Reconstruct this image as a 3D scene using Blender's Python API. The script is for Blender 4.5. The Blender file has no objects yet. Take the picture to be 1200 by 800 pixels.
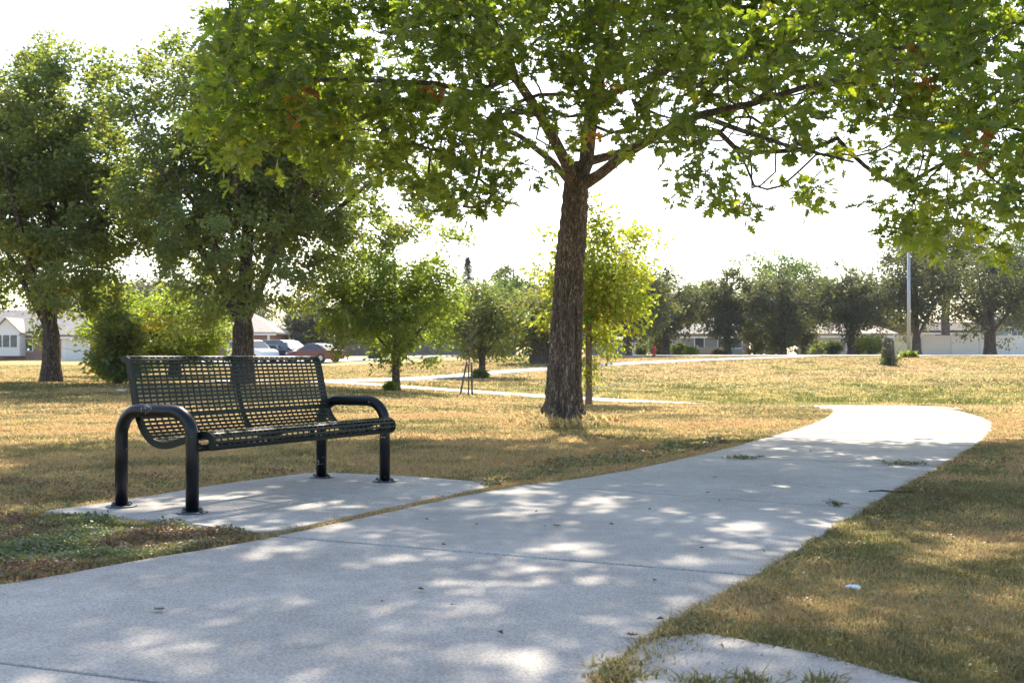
import bpy, math, random
import numpy as np
from mathutils import Vector, Matrix
PI = math.pi
# ------------------------------------------------------------------ camera, sky, sun, exposure
scene = bpy.context.scene
COL = scene.collection
CAM_H = 0.88; F = 1350.0
cd = bpy.data.cameras.new('camera'); cam = bpy.data.objects.new('camera', cd); COL.objects.link(cam)
cam.location = (0, 0, CAM_H); cam.rotation_euler = (PI/2, 0, 0)
cd.sensor_width = 36; cd.lens = 36*F/1200; cd.shift_y = 0.015; cd.clip_start = 0.05; cd.clip_end = 6000
cd.dof.use_dof = True; cd.dof.focus_distance = 9.5; cd.dof.aperture_fstop = 8.0
scene.camera = cam
SUN_EL, SUN_AZ = math.radians(45), math.radians(4)
w = bpy.data.worlds.new('World'); scene.world = w; w.use_nodes = True
nt = w.node_tree; nt.nodes.clear()
sky = nt.nodes.new('ShaderNodeTexSky'); sky.sky_type = 'NISHITA'; sky.sun_disc = False
sky.sun_elevation = SUN_EL; sky.sun_rotation = SUN_AZ; sky.dust_density = 1.6; sky.air_density = 1.0; sky.ozone_density = 1.0
bg = nt.nodes.new('ShaderNodeBackground'); bg.inputs[1].default_value = 0.15
wo = nt.nodes.new('ShaderNodeOutputWorld')
nt.links.new(sky.outputs[0], bg.inputs[0]); nt.links.new(bg.outputs[0], wo.inputs[0])
sl = bpy.data.lights.new('sun', 'SUN'); sl.energy = 4.4; sl.angle = math.radians(0.5); sl.color = (1.0, 0.915, 0.78)
so = bpy.data.objects.new('sun', sl); COL.objects.link(so)
S = Vector((math.sin(SUN_AZ)*math.cos(SUN_EL), math.cos(SUN_AZ)*math.cos(SUN_EL), math.sin(SUN_EL)))
so.rotation_euler = S.to_track_quat('Z', 'Y').to_euler(); so.location = (0, 0, 30)
vs = scene.view_settings; vs.view_transform = 'Standard'; vs.look = 'None'; vs.gamma = 1; vs.use_curve_mapping = False
vs.exposure = 1.3
scene.cycles.max_bounces = 8; scene.cycles.transparent_max_bounces = 8
scene.cycles.sample_clamp_indirect = 6

# ------------------------------------------------------------------ helpers
def at(x, y, D):
    """point seen at photo pixel (x, y) at distance D from the viewer"""
    return Vector(((x-600)/F*D, D, CAM_H+(418-y)/F*D))
YT = [0, 20, 24, 30, 36, 44, 52, 60, 70, 80, 87, 105, 130, 200]
UT = [-600, -250, -150, 0, 300, 600]
ZT = np.array([
    [0, 0, .08, .18, .22, .26, .30, .33, .36, .38, .42, .5, 1.0, 1.2],
    [0, 0, .00, .05, .10, .10, .10, .12, .14, .20, .30, .75, 1.05, 1.2],
    [0, 0, -.03, -.05, -.02, 0, .05, .15, .30, .50, .60, .9, 1.05, 1.2],
    [0, 0, -.08, -.25, -.33, -.20, 0, .30, .75, .95, 1.0, 1.05, 1.05, 1.2],
    [0, 0, -.12, -.42, -.50, -.35, -.10, .30, .80, 1.0, 1.0, 1.0, 1.05, 1.2],
    [0, 0, -.12, -.42, -.50, -.35, -.10, .30, .80, 1.0, 1.0, 1.0, 1.05, 1.2]])
YF = np.arange(0, 201, 0.5); UF = np.arange(-900, 901, 25.0)
_a = np.array([np.interp(YF, YT, r) for r in ZT])
TAB = np.array([[np.interp(u, UT, _a[:, j]) for j in range(len(YF))] for u in UF])
for _ in range(3):
    k = np.ones(5)/5; p = np.pad(TAB, ((0, 0), (2, 2)), 'edge'); TAB = np.array([np.convolve(r, k, 'valid') for r in p])
    k = np.ones(5)/5; p = np.pad(TAB, ((2, 2), (0, 0)), 'edge'); TAB = np.array([np.convolve(c, k, 'valid') for c in p.T]).T
TAB[:, YF < 19.5] = 0
def gz(X, Y):
    X = np.asarray(X, float); Y = np.asarray(Y, float)
    u = X/np.maximum(Y, 1.0)*F
    fu = np.clip((u-UF[0])/25, 0, len(UF)-1.001); fy = np.clip(Y/0.5, 0, len(YF)-1.001)
    iu = fu.astype(int); iy = fy.astype(int); a = fu-iu; b = fy-iy
    return (TAB[iu, iy]*(1-a)*(1-b)+TAB[iu+1, iy]*a*(1-b)+TAB[iu, iy+1]*(1-a)*b+TAB[iu+1, iy+1]*a*b)
def g(x, y): return float(gz(x, y))

def vnoise(x, y, s, seed=0):
    rg = np.random.default_rng(seed); T = rg.random((256, 256))
    x = np.asarray(x)/s+1000; y = np.asarray(y)/s+1000
    ix = np.floor(x).astype(int); iy = np.floor(y).astype(int); fx = x-ix; fy = y-iy
    fx = fx*fx*(3-2*fx); fy = fy*fy*(3-2*fy); ix %= 256; iy %= 256; jx = (ix+1) % 256; jy = (iy+1) % 256
    return (T[ix, iy]*(1-fx)*(1-fy)+T[jx, iy]*fx*(1-fy)+T[ix, jy]*(1-fx)*fy+T[jx, jy]*fx*fy)

def inpoly(X, Y, poly):
    c = np.zeros(len(X), bool); n = len(poly)
    for i in range(n):
        x1, y1 = poly[i]; x2, y2 = poly[(i+1) % n]
        if y1 == y2: continue
        m = ((y1 > Y) != (y2 > Y)) & (X < (x2-x1)*(Y-y1)/(y2-y1)+x1)
        c ^= m
    return c

def tag(o, label=None, cat=None, group=None, kind=None):
    if label: o['label'] = label
    if cat: o['category'] = cat
    if group: o['group'] = group
    if kind: o['kind'] = kind
    return o
def empty(name, loc, rz=0, label=None, cat=None, group=None):
    o = bpy.data.objects.new(name, None); COL.objects.link(o); o.location = loc; o.rotation_euler = (0, 0, rz)
    o.empty_display_size = 0.1
    return tag(o, label, cat, group)
def copy_tree(o, parent=None):
    c = o.copy(); COL.objects.link(c)
    if parent is not None: c.parent = parent
    for ch in list(o.children): copy_tree(ch, c)
    return c

class MB:
    def __init__(s): s.v = []; s.f = []; s.sm = []
    def add(s, vs_, fs, smooth=False):
        n = len(s.v); s.v += [tuple(v) for v in vs_]; s.f += [tuple(i+n for i in f) for f in fs]; s.sm += [smooth]*len(fs)
    def box(s, c, d, rz=0.0, M=None):
        hx, hy, hz = d[0]/2, d[1]/2, d[2]/2
        pts = [Vector((sx*hx, sy*hy, sz*hz)) for sx in (-1, 1) for sy in (-1, 1) for sz in (-1, 1)]
        R_ = Matrix.Rotation(rz, 3, 'Z') if M is None else M
        pts = [R_ @ p+Vector(c) for p in pts]
        s.add(pts, [(0, 1, 3, 2), (4, 6, 7, 5), (0, 4, 5, 1), (2, 3, 7, 6), (0, 2, 6, 4), (1, 5, 7, 3)])
    def tube(s, path, rad, n=10, cap=True, flat=1.0):
        path = [Vector(p) for p in path]
        if not hasattr(rad, '__len__'): rad = [rad]*len(path)
        vs_ = []; N = len(path); up = None
        for i in range(N):
            t = (path[min(i+1, N-1)]-path[max(i-1, 0)]).normalized()
            if up is None:
                a = Vector((0, 0, 1)) if abs(t.z) < .9 else Vector((1, 0, 0))
                up = (a-t*a.dot(t)).normalized()
            else:
                up = (up-t*up.dot(t)).normalized()
            sd = t.cross(up)
            for k in range(n):
                an = 2*PI*k/n
                vs_.append(path[i]+up*math.sin(an)*rad[i]*flat+sd*math.cos(an)*rad[i])
        fs = [(i*n+k, i*n+(k+1) % n, (i+1)*n+(k+1) % n, (i+1)*n+k) for i in range(N-1) for k in range(n)]
        s.add(vs_, fs, n > 5)
        if cap:
            b = len(s.v)-len(vs_)
            s.f.append(tuple(b+k for k in range(n))[::-1]); s.sm.append(False)
            s.f.append(tuple(b+(N-1)*n+k for k in range(n))); s.sm.append(False)
    def prism(s, poly, z0, z1):
        n = len(poly)
        s.add([(p[0], p[1], z0) for p in poly]+[(p[0], p[1], z1) for p in poly],
              [tuple(range(n))[::-1], tuple(range(n, 2*n))]+[(i, (i+1) % n, n+(i+1) % n, n+i) for i in range(n)])
    def lathe(s, c, prof, n=16):
        vs_ = [(c[0]+r*math.cos(2*PI*k/n), c[1]+r*math.sin(2*PI*k/n), c[2]+z) for r, z in prof for k in range(n)]
        s.add(vs_, [(i*n+k, i*n+(k+1) % n, (i+1)*n+(k+1) % n, (i+1)*n+k) for i in range(len(prof)-1) for k in range(n)], True)
    def build(s, name, mat, parent=None, loc=None, bevel=0):
        me = bpy.data.meshes.new(name); me.from_pydata(s.v, [], s.f)
        me.polygons.foreach_set('use_smooth', s.sm)
        me.materials.append(mat); me.validate(); me.update()
        o = bpy.data.objects.new(name, me); COL.objects.link(o)
        if parent is not None: o.parent = parent
        if loc is not None: o.location = loc
        if bevel:
            b = o.modifiers.new('bevel', 'BEVEL'); b.width = bevel; b.segments = 2; b.limit_method = 'ANGLE'
        return o

def np_mesh(name, V, loops, totals, mat, tone=None, smooth=False, parent=None):
    me = bpy.data.meshes.new(name)
    me.vertices.add(len(V)); me.vertices.foreach_set('co', np.ascontiguousarray(V, dtype=np.float32).ravel())
    me.loops.add(len(loops)); me.loops.foreach_set('vertex_index', loops.astype(np.int32))
    me.polygons.add(len(totals))
    st = np.concatenate([[0], np.cumsum(totals)[:-1]]).astype(np.int32)
    me.polygons.foreach_set('loop_start', st)
    try: me.polygons.foreach_set('loop_total', totals.astype(np.int32))
    except Exception: pass
    if smooth: me.polygons.foreach_set('use_smooth', np.ones(len(totals), bool))
    else: me.polygons.foreach_set('use_smooth', np.zeros(len(totals), bool))
    me.update(calc_edges=True)
    if tone is not None:
        a = me.attributes.new('tone', 'FLOAT', 'FACE'); a.data.foreach_set('value', np.asarray(tone, np.float32))
    me.materials.append(mat)
    o = bpy.data.objects.new(name, me); COL.objects.link(o)
    if parent is not None: o.parent = parent
    return o

# ------------------------------------------------------------------ materials
def mat(name, col, rough=0.6, metal=0.0, spec=0.5, var=0.0, vscale=5.0, bump=0.0, bscale=40.0, coat=0):
    m = bpy.data.materials.new(name); m.use_nodes = True; t = m.node_tree; b = t.nodes['Principled BSDF']
    b.inputs['Roughness'].default_value = rough; b.inputs['Metallic'].default_value = metal
    b.inputs['Specular IOR Level'].default_value = spec; b.inputs['Coat Weight'].default_value = coat
    tc = t.nodes.new('ShaderNodeTexCoord')
    n = t.nodes.new('ShaderNodeTexNoise'); n.inputs['Scale'].default_value = vscale; n.inputs['Detail'].default_value = 6
    t.links.new(tc.outputs['Object'], n.inputs['Vector'])
    r = t.nodes.new('ShaderNodeValToRGB')
    r.color_ramp.elements[0].position = .3; r.color_ramp.elements[1].position = .7
    r.color_ramp.elements[0].color = (*[c*(1-var) for c in col], 1); r.color_ramp.elements[1].color = (*[min(1, c*(1+var)) for c in col], 1)
    t.links.new(n.outputs['Fac'], r.inputs[0]); t.links.new(r.outputs[0], b.inputs['Base Color'])
    if bump:
        n2 = t.nodes.new('ShaderNodeTexNoise'); n2.inputs['Scale'].default_value = bscale; n2.inputs['Detail'].default_value = 5
        t.links.new(tc.outputs['Object'], n2.inputs['Vector'])
        bp = t.nodes.new('ShaderNodeBump'); bp.inputs['Strength'].default_value = bump; bp.inputs['Distance'].default_value = .02
        t.links.new(n2.outputs['Fac'], bp.inputs['Height']); t.links.new(bp.outputs[0], b.inputs['Normal'])
    return m

def leaf_mat(name, stops, trans=0.5, tgain=(1.9, 2.0, .9), rough=.45, spec=.4):
    """stops: list of (pos, (r,g,b)) reflectance colours along the per-leaf tone"""
    m = bpy.data.materials.new(name); m.use_nodes = True; t = m.node_tree; b = t.nodes['Principled BSDF']
    at_ = t.nodes.new('ShaderNodeAttribute'); at_.attribute_name = 'tone'
    def ramp(gain):
        r = t.nodes.new('ShaderNodeValToRGB'); cr = r.color_ramp
        while len(cr.elements) < len(stops): cr.elements.new(.5)
        for e, (p, c) in zip(cr.elements, stops):
            e.position = p; e.color = (*[min(1, c[i]*gain[i]) for i in range(3)], 1)
        t.links.new(at_.outputs['Fac'], r.inputs[0]); return r
    r1 = ramp((1, 1, 1)); r2 = ramp(tgain)
    t.links.new(r1.outputs[0], b.inputs['Base Color']); b.inputs['Roughness'].default_value = rough
    b.inputs['Specular IOR Level'].default_value = spec
    tr = t.nodes.new('ShaderNodeBsdfTranslucent'); t.links.new(r2.outputs[0], tr.inputs[0])
    mx = t.nodes.new('ShaderNodeMixShader'); mx.inputs[0].default_value = trans
    t.links.new(b.outputs[0], mx.inputs[1]); t.links.new(tr.outputs[0], mx.inputs[2])
    t.links.new(mx.outputs[0], t.nodes['Material Output'].inputs[0])
    return m

def bark_mat(name, c1, c2, sc=9.0, strength=.8):
    m = bpy.data.materials.new(name); m.use_nodes = True; t = m.node_tree; b = t.nodes['Principled BSDF']
    b.inputs['Roughness'].default_value = .95; b.inputs['Specular IOR Level'].default_value = .15
    tc = t.nodes.new('ShaderNodeTexCoord'); mp = t.nodes.new('ShaderNodeMapping'); mp.inputs['Scale'].default_value = (1, 1, .26)
    t.links.new(tc.outputs['Object'], mp.inputs[0])
    v = t.nodes.new('ShaderNodeTexVoronoi'); v.feature = 'DISTANCE_TO_EDGE'; v.inputs['Scale'].default_value = sc*2.6
    n = t.nodes.new('ShaderNodeTexNoise'); n.inputs['Scale'].default_value = sc; n.inputs['Detail'].default_value = 8; n.inputs['Roughness'].default_value = .65
    t.links.new(mp.outputs[0], n.inputs['Vector'])
    va = t.nodes.new('ShaderNodeVectorMath'); va.operation = 'ADD'; sc_ = t.nodes.new('ShaderNodeVectorMath'); sc_.operation = 'SCALE'; sc_.inputs['Scale'].default_value = .25
    t.links.new(n.outputs['Color'], sc_.inputs[0]); t.links.new(mp.outputs[0], va.inputs[0]); t.links.new(sc_.outputs[0], va.inputs[1])
    t.links.new(va.outputs[0], v.inputs['Vector'])
    mr = t.nodes.new('ShaderNodeMapRange'); mr.inputs[1].default_value = 0; mr.inputs[2].default_value = .28
    t.links.new(v.outputs['Distance'], mr.inputs[0])
    mu = t.nodes.new('ShaderNodeMath'); mu.operation = 'MULTIPLY'; t.links.new(mr.outputs[0], mu.inputs[0]); t.links.new(n.outputs['Fac'], mu.inputs[1])
    r = t.nodes.new('ShaderNodeValToRGB'); r.color_ramp.elements[0].color = (*c1, 1); r.color_ramp.elements[1].color = (*c2, 1)
    r.color_ramp.elements[0].position = .05; r.color_ramp.elements[1].position = .6
    t.links.new(mu.outputs[0], r.inputs[0]); t.links.new(r.outputs[0], b.inputs['Base Color'])
    bp = t.nodes.new('ShaderNodeBump'); bp.inputs['Strength'].default_value = strength; bp.inputs['Distance'].default_value = .03
    t.links.new(mu.outputs[0], bp.inputs['Height']); t.links.new(bp.outputs[0], b.inputs['Normal'])
    return m

def concrete_mat(name, base=(.445, .41, .365)):
    m = bpy.data.materials.new(name); m.use_nodes = True; t = m.node_tree; b = t.nodes['Principled BSDF']
    b.inputs['Roughness'].default_value = .85; b.inputs['Specular IOR Level'].default_value = .3
    geo = t.nodes.new('ShaderNodeNewGeometry')
    def noise(s, d=6, rough=.6):
        n = t.nodes.new('ShaderNodeTexNoise'); n.inputs['Scale'].default_value = s; n.inputs['Detail'].default_value = d
        n.inputs['Roughness'].default_value = rough; t.links.new(geo.outputs['Position'], n.inputs['Vector']); return n
    big = noise(.9, 5, .65); mid = noise(9, 5); fine = noise(110, 4, .75)
    def ramp(src, p0, c0, p1, c1):
        r = t.nodes.new('ShaderNodeValToRGB'); r.color_ramp.elements[0].position = p0; r.color_ramp.elements[1].position = p1
        r.color_ramp.elements[0].color = (*c0, 1); r.color_ramp.elements[1].color = (*c1, 1); t.links.new(src.outputs['Fac'], r.inputs[0]); return r
    a = ramp(big, .33, [c*.80 for c in base], .66, [c*1.1 for c in base])
    mm = ramp(mid, .3, (.88, .87, .86), .7, (1.06, 1.06, 1.06)); ff = ramp(fine, .34, (.55, .55, .55), .64, (1.25, 1.25, 1.25))
    def mul(x, y):
        q = t.nodes.new('ShaderNodeMix'); q.data_type = 'RGBA'; q.blend_type = 'MULTIPLY'; q.inputs[0].default_value = 1
        t.links.new(x, q.inputs[6]); t.links.new(y, q.inputs[7]); return q.outputs[2]
    c = mul(mul(a.outputs[0], mm.outputs[0]), ff.outputs[0])
    # pale rusty stains
    vo = t.nodes.new('ShaderNodeTexVoronoi'); vo.feature = 'DISTANCE_TO_EDGE'; vo.inputs['Scale'].default_value = .42
    wn = noise(2.6, 6, .7); wa = t.nodes.new('ShaderNodeVectorMath'); wa.operation = 'SCALE'; wa.inputs['Scale'].default_value = .55; t.links.new(wn.outputs['Color'], wa.inputs[0])
    wb = t.nodes.new('ShaderNodeVectorMath'); wb.operation = 'ADD'; t.links.new(geo.outputs['Position'], wb.inputs[0]); t.links.new(wa.outputs[0], wb.inputs[1]); t.links.new(wb.outputs[0], vo.inputs['Vector'])
    cm = t.nodes.new('ShaderNodeMapRange'); cm.inputs[1].default_value = .0; cm.inputs[2].default_value = .0035; cm.inputs[3].default_value = .45; cm.inputs[4].default_value = 0; t.links.new(vo.outputs['Distance'], cm.inputs[0])
    cg = noise(.55, 2); cr_ = t.nodes.new('ShaderNodeMapRange'); cr_.inputs[1].default_value = .5; cr_.inputs[2].default_value = .58; t.links.new(cg.outputs['Fac'], cr_.inputs[0])
    cq = t.nodes.new('ShaderNodeMath'); cq.operation = 'MULTIPLY'; t.links.new(cm.outputs[0], cq.inputs[0]); t.links.new(cr_.outputs[0], cq.inputs[1])
    ck = t.nodes.new('ShaderNodeMix'); ck.data_type = 'RGBA'; t.links.new(cq.outputs[0], ck.inputs[0]); t.links.new(c, ck.inputs[6]); ck.inputs[7].default_value = (.08, .07, .06, 1); c = ck.outputs[2]
    st = noise(1.7, 3); sr = t.nodes.new('ShaderNodeMapRange'); sr.inputs[1].default_value = .60; sr.inputs[2].default_value = .74; sr.inputs[4].default_value = .35
    t.links.new(st.outputs['Fac'], sr.inputs[0])
    q = t.nodes.new('ShaderNodeMix'); q.data_type = 'RGBA'; t.links.new(sr.outputs[0], q.inputs[0]); t.links.new(c, q.inputs[6]); q.inputs[7].default_value = (.40, .30, .24, 1)
    t.links.new(q.outputs[2], b.inputs['Base Color'])
    bp = t.nodes.new('ShaderNodeBump'); bp.inputs['Strength'].default_value = .5; bp.inputs['Distance'].default_value = .003
    t.links.new(fine.outputs['Fac'], bp.inputs['Height']); t.links.new(bp.outputs[0], b.inputs['Normal'])
    return m

def lawn_mat(name, blades):
    """dry lawn: straw, pinkish thatch and green patches placed by world position; blades add a per-blade tone"""
    m = bpy.data.materials.new(name); m.use_nodes = True; t = m.node_tree; b = t.nodes['Principled BSDF']
    b.inputs['Roughness'].default_value = .8; b.inputs['Specular IOR Level'].default_value = .15
    geo = t.nodes.new('ShaderNodeNewGeometry')
    def noise(s, d=4, sy=1.0):
        mp = t.nodes.new('ShaderNodeMapping'); mp.inputs['Scale'].default_value = (1, sy, 0); t.links.new(geo.outputs['Position'], mp.inputs[0])
        n = t.nodes.new('ShaderNodeTexNoise'); n.inputs['Scale'].default_value = s; n.inputs['Detail'].default_value = d
        n.inputs['Roughness'].default_value = .6; t.links.new(mp.outputs[0], n.inputs['Vector']); return n
    def rampf(src, pts):
        r = t.nodes.new('ShaderNodeValToRGB'); cr = r.color_ramp
        while len(cr.elements) < len(pts): cr.elements.new(.5)
        for e, (p, c) in zip(cr.elements, pts): e.position = p; e.color = (*c, 1)
        t.links.new(src, r.inputs[0]); return r.outputs[0]
    def mix(f, a, c2, typ='MIX'):
        q = t.nodes.new('ShaderNodeMix'); q.data_type = 'RGBA'; q.blend_type = typ
        if isinstance(f, float): q.inputs[0].default_value = f
        else: t.links.new(f, q.inputs[0])
        t.links.new(a, q.inputs[6]); t.links.new(c2, q.inputs[7]); return q.outputs[2]
    big = noise(.16, 4, 1.5); mid = noise(1.3, 5); fine = noise(26, 4)
    dry = rampf(mid.outputs['Fac'], [(.3, (.33, .245, .105)), (.5, (.52, .385, .16)), (.7, (.53, .365, .21))])
    grn = rampf(mid.outputs['Fac'], [(.3, (.22, .24, .05)), (.7, (.44, .40, .08))])
    mr = t.nodes.new('ShaderNodeMapRange'); mr.inputs[1].default_value = .46; mr.inputs[2].default_value = .64; mr.inputs[4].default_value = .85
    t.links.new(big.outputs['Fac'], mr.inputs[0])
    # greener in the low swale and on the far lawn at left
    sx = t.nodes.new('ShaderNodeSeparateXYZ'); t.links.new(geo.outputs['Position'], sx.inputs[0])
    lo = t.nodes.new('ShaderNodeMapRange'); lo.inputs[1].default_value = -.12; lo.inputs[2].default_value = -.45; lo.inputs[4].default_value = 1.0
    t.links.new(sx.outputs['Z'], lo.inputs[0])
    ad = t.nodes.new('ShaderNodeMath'); ad.operation = 'ADD'; ad.use_clamp = True; t.links.new(mr.outputs[0], ad.inputs[0]); t.links.new(lo.outputs[0], ad.inputs[1])
    c = mix(ad.outputs[0], dry, grn)
    if blades:
        a = t.nodes.new('ShaderNodeAttribute'); a.attribute_name = 'tone'
        bl = rampf(a.outputs['Fac'], [(0, (.05, .085, .03)), (.28, (.16, .18, .09)), (.42, (.38, .31, .15)), (.75, (.78, .58, .28)), (1, (.50, .28, .16))])
        c = mix(.62, c, bl)
        tr = t.nodes.new('ShaderNodeBsdfTranslucent'); t.links.new(c, tr.inputs[0])
        mx = t.nodes.new('ShaderNodeMixShader'); mx.inputs[0].default_value = .5
        t.links.new(c, b.inputs['Base Color'])
        t.links.new(b.outputs[0], mx.inputs[1]); t.links.new(tr.outputs[0], mx.inputs[2]); t.links.new(mx.outputs[0], t.nodes['Material Output'].inputs[0])
    else:
        f = rampf(fine.outputs['Fac'], [(.3, (.42, .38, .34)), (.7, (1.15, 1.12, 1.05))])
        c = mix(1.0, c, f, 'MULTIPLY')
        tf = noise(2.3, 6, 2.2); f2 = rampf(tf.outputs['Fac'], [(.32, (.62, .60, .50)), (.5, (.95, .94, .9)), (.68, (1.1, 1.1, 1.05))]); c = mix(1.0, c, f2, 'MULTIPLY')
        t.links.new(c, b.inputs['Base Color'])
        bp = t.nodes.new('ShaderNodeBump'); bp.inputs['Strength'].default_value = .9; bp.inputs['Distance'].default_value = .04
        t.links.new(fine.outputs['Fac'], bp.inputs['Height']); t.links.new(bp.outputs[0], b.inputs['Normal'])
    return m

M_GROUND = lawn_mat('lawn_soil', False); M_BLADE = lawn_mat('grass_blade', True)
M_CONC = concrete_mat('concrete'); M_CONC2 = concrete_mat('far_concrete', (.52, .49, .44)); M_ASPH = mat('street_surface', (.34, .33, .31), .9, var=.12, vscale=.5)
M_OAK = leaf_mat('oak_leaf', [(0, (.034, .056, .036)), (.5, (.050, .078, .042)), (.85, (.09, .115, .04)), (.93, (.15, .16, .04)), (.965, (.065, .032, .022)), (1, (.09, .05, .035))], .50, (8.0, 6.9, .8), .38, .5)
M_PEAR = leaf_mat('pear_leaf', [(0, (.085, .12, .060)), (.6, (.115, .16, .07)), (.9, (.18, .20, .06)), (1, (.18, .14, .06))], .45, (3.6, 3.1, .9), .4, .5)
M_LIME = leaf_mat('bright_leaf', [(0, (.08, .125, .04)), (.6, (.125, .17, .045)), (1, (.20, .22, .05))], .58, (3.0, 2.7, .8), .45, .35)
M_DARK = leaf_mat('dark_leaf', [(0, (.050, .064, .048)), (.7, (.075, .09, .055)), (1, (.15, .16, .06))], .4, (2.8, 2.5, 1.0), .5, .35)
M_FAR = leaf_mat('far_green_leaf', [(0, (.07, .11, .045)), (.7, (.12, .17, .05)), (1, (.17, .20, .06))], .45, (2.0, 2.0, .9), .5, .35)
M_RUST = leaf_mat('rusty_leaf', [(0, (.08, .12, .04)), (.7, (.13, .155, .05)), (1, (.20, .13, .06))], .45, (2.2, 2.1, .9), .5, .35)
M_CONIF = leaf_mat('conifer_needle', [(0, (.06, .08, .06)), (1, (.11, .13, .09))], .2, (1.5, 1.5, 1), .6, .2)
M_WEED = leaf_mat('weed_leaf', [(0, (.13, .155, .07)), (.38, (.19, .20, .08)), (.5, (.18, .16, .07)), (.60, (.20, .12, .075)), (1, (.15, .085, .055))], .3, (1.6, 1.7, .9), .5, .35)
M_BARK = bark_mat('oak_bark', (.085, .068, .058), (.38, .315, .27), 10)
M_BARK2 = bark_mat('dark_bark', (.06, .047, .04), (.27, .215, .18), 7)
M_BARKP = bark_mat('pale_bark', (.12, .09, .075), (.34, .27, .23), 12, .4)

# ------------------------------------------------------------------ the ground
def axis_geo(a0, step, lim, r=1.18):
    o = [a0]; s = step
    while o[-1] < lim: s *= r; o.append(o[-1]+s)
    return o
ys = np.concatenate([np.arange(-20, 0, 2), np.arange(0, 130, .5), axis_geo(130, 1.5, 900)])
xs_r = np.concatenate([np.arange(0, 60, .6), axis_geo(60, 1, 800)])
xs = np.concatenate([-xs_r[:0:-1], xs_r])
GX, GY = np.meshgrid(xs, ys)
GZ = gz(GX, GY)-0.03
far = np.clip((GY-7)/12, 0, 1)
GZ += far*((vnoise(GX, GY, 3.1, 5)-.5)*.05+(vnoise(GX, GY, 1.1, 6)-.5)*.025)*np.clip((60-GY)/20+.4, .0, 1)
V = np.stack([GX.ravel(), GY.ravel(), GZ.ravel()], 1)
nx = len(xs); ny = len(ys)
ii = (np.arange(ny-1)[:, None]*nx+np.arange(nx-1)[None, :]).ravel()
Q = np.stack([ii, ii+1, ii+nx+1, ii+nx], 1)
o = np_mesh('ground', V, Q.ravel(), np.full(len(Q), 4), M_GROUND, smooth=True); tag(o, kind='structure')

# ------------------------------------------------------------------ the concrete path (near slabs as real slabs with joints)
def w2(x, y): D = CAM_H*F/(y-418); return ((x-600)/F*D, D)
LEFT = [(-3.3, 3.0), (-2.75, 3.85), w2(0, 683), w2(60, 673), w2(150, 656), w2(250, 640), w2(330, 626), w2(580, 571), w2(700, 557), w2(820, 532), w2(925, 505), w2(955, 495), w2(974, 485), w2(974, 478)]
RIGHT = [(-1.4, .9), (-.45, 2.0), w2(700, 802), w2(760, 745), w2(880, 680), w2(1000, 605), w2(1100, 550), w2(1150, 520), w2(1166, 503), w2(1163, 492), w2(1125, 480.5), (7.35, 20.6)]
def resample(P, n):
    P = np.array(P); d = np.concatenate([[0], np.cumsum(np.linalg.norm(np.diff(P, axis=0), axis=1))])
    s = np.linspace(0, d[-1], n); return np.stack([np.interp(s, d, P[:, 0]), np.interp(s, d, P[:, 1])], 1)
def smooth_poly(P, it=2):
    P = [np.array(p) for p in P]
    for _ in range(it):
        Qn = [P[0]]
        for a, b in zip(P[:-1], P[1:]): Qn += [a*.75+b*.25, a*.25+b*.75]
        P = Qn+[P[-1]]
    return np.array(P)
Ls = smooth_poly(LEFT, 1); Rs = smooth_poly(RIGHT, 1)
# joints, each given by its left and right end on the ground
def clip_end(P, a, b, want_first=True):
    """polyline P crossing with line a-b"""
    a = np.array(a); b = np.array(b); d = b-a; nrm = np.array([-d[1], d[0]])
    s = (P-a) @ nrm
    for i in range(len(P)-1):
        if s[i]*s[i+1] <= 0 and s[i] != s[i+1]:
            t_ = s[i]/(s[i]-s[i+1]); p = P[i]+(P[i+1]-P[i])*t_
            if np.linalg.norm(p-(a+b)/2) < 5.0: return i, p
    return None
joints = [(w2(0, 775), w2(200, 800)), (w2(330, 628), w2(870, 672)), (w2(715, 574), w2(1030, 597)), (w2(779, 533), w2(1108, 545)),
          (w2(830, 519.5), w2(1150, 521)), (w2(905, 508), w2(1160, 506)), ((4.4, 16.6), (6.9, 16.2)), ((5.3, 18.6), (7.2, 18.1))]
cuts = []
for a, b in joints:
    l = clip_end(Ls, a, b); r = clip_end(Rs, a, b)
    if l and r: cuts.append((l, r))
slab_polys = []
def between(P, i0, p0, i1, p1):
    out = [p0]+[P[k] for k in range(i0+1, i1+1)]+[p1]; return out
prevL = (0, Ls[0]); prevR = (0, Rs[0])
for (l, r) in cuts+[((len(Ls)-2, Ls[-1]), (len(Rs)-2, Rs[-1]))]:
    a = between(Ls, prevL[0], prevL[1], l[0], l[1]); c = between(Rs, prevR[0], prevR[1], r[0], r[1])
    poly = a+c[::-1]
    slab_polys.append(poly); prevL, prevR = l, r
def shrink_ends(poly, gap): # shrink towards centroid a little to open joints
    P = np.array(poly); c = P.mean(0); d = P-c; L = np.linalg.norm(d, axis=1, keepdims=True); return c+d*(1-gap/np.maximum(L, .1))
mb = MB(); PATHPOLYS = []
rs = random.Random(4)
for k, poly in enumerate(slab_polys):
    P = shrink_ends(poly, .014 if k not in (3, 4) else .026); zt = rs.uniform(-.003, .003)
    # drop near-duplicate points
    Pc = [P[0]]
    for p in P[1:]:
        if np.linalg.norm(p-Pc[-1]) > .03: Pc.append(p)
    mb.prism([tuple(p) for p in Pc][::-1], -.12, zt); PATHPOLYS.append(poly)
path = mb.build('path', M_CONC, bevel=.008); tag(path, kind='structure')
M_DIRT = mat('joint_dirt', (.045, .036, .028), .95, var=.4, vscale=30)
mb = MB()
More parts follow.
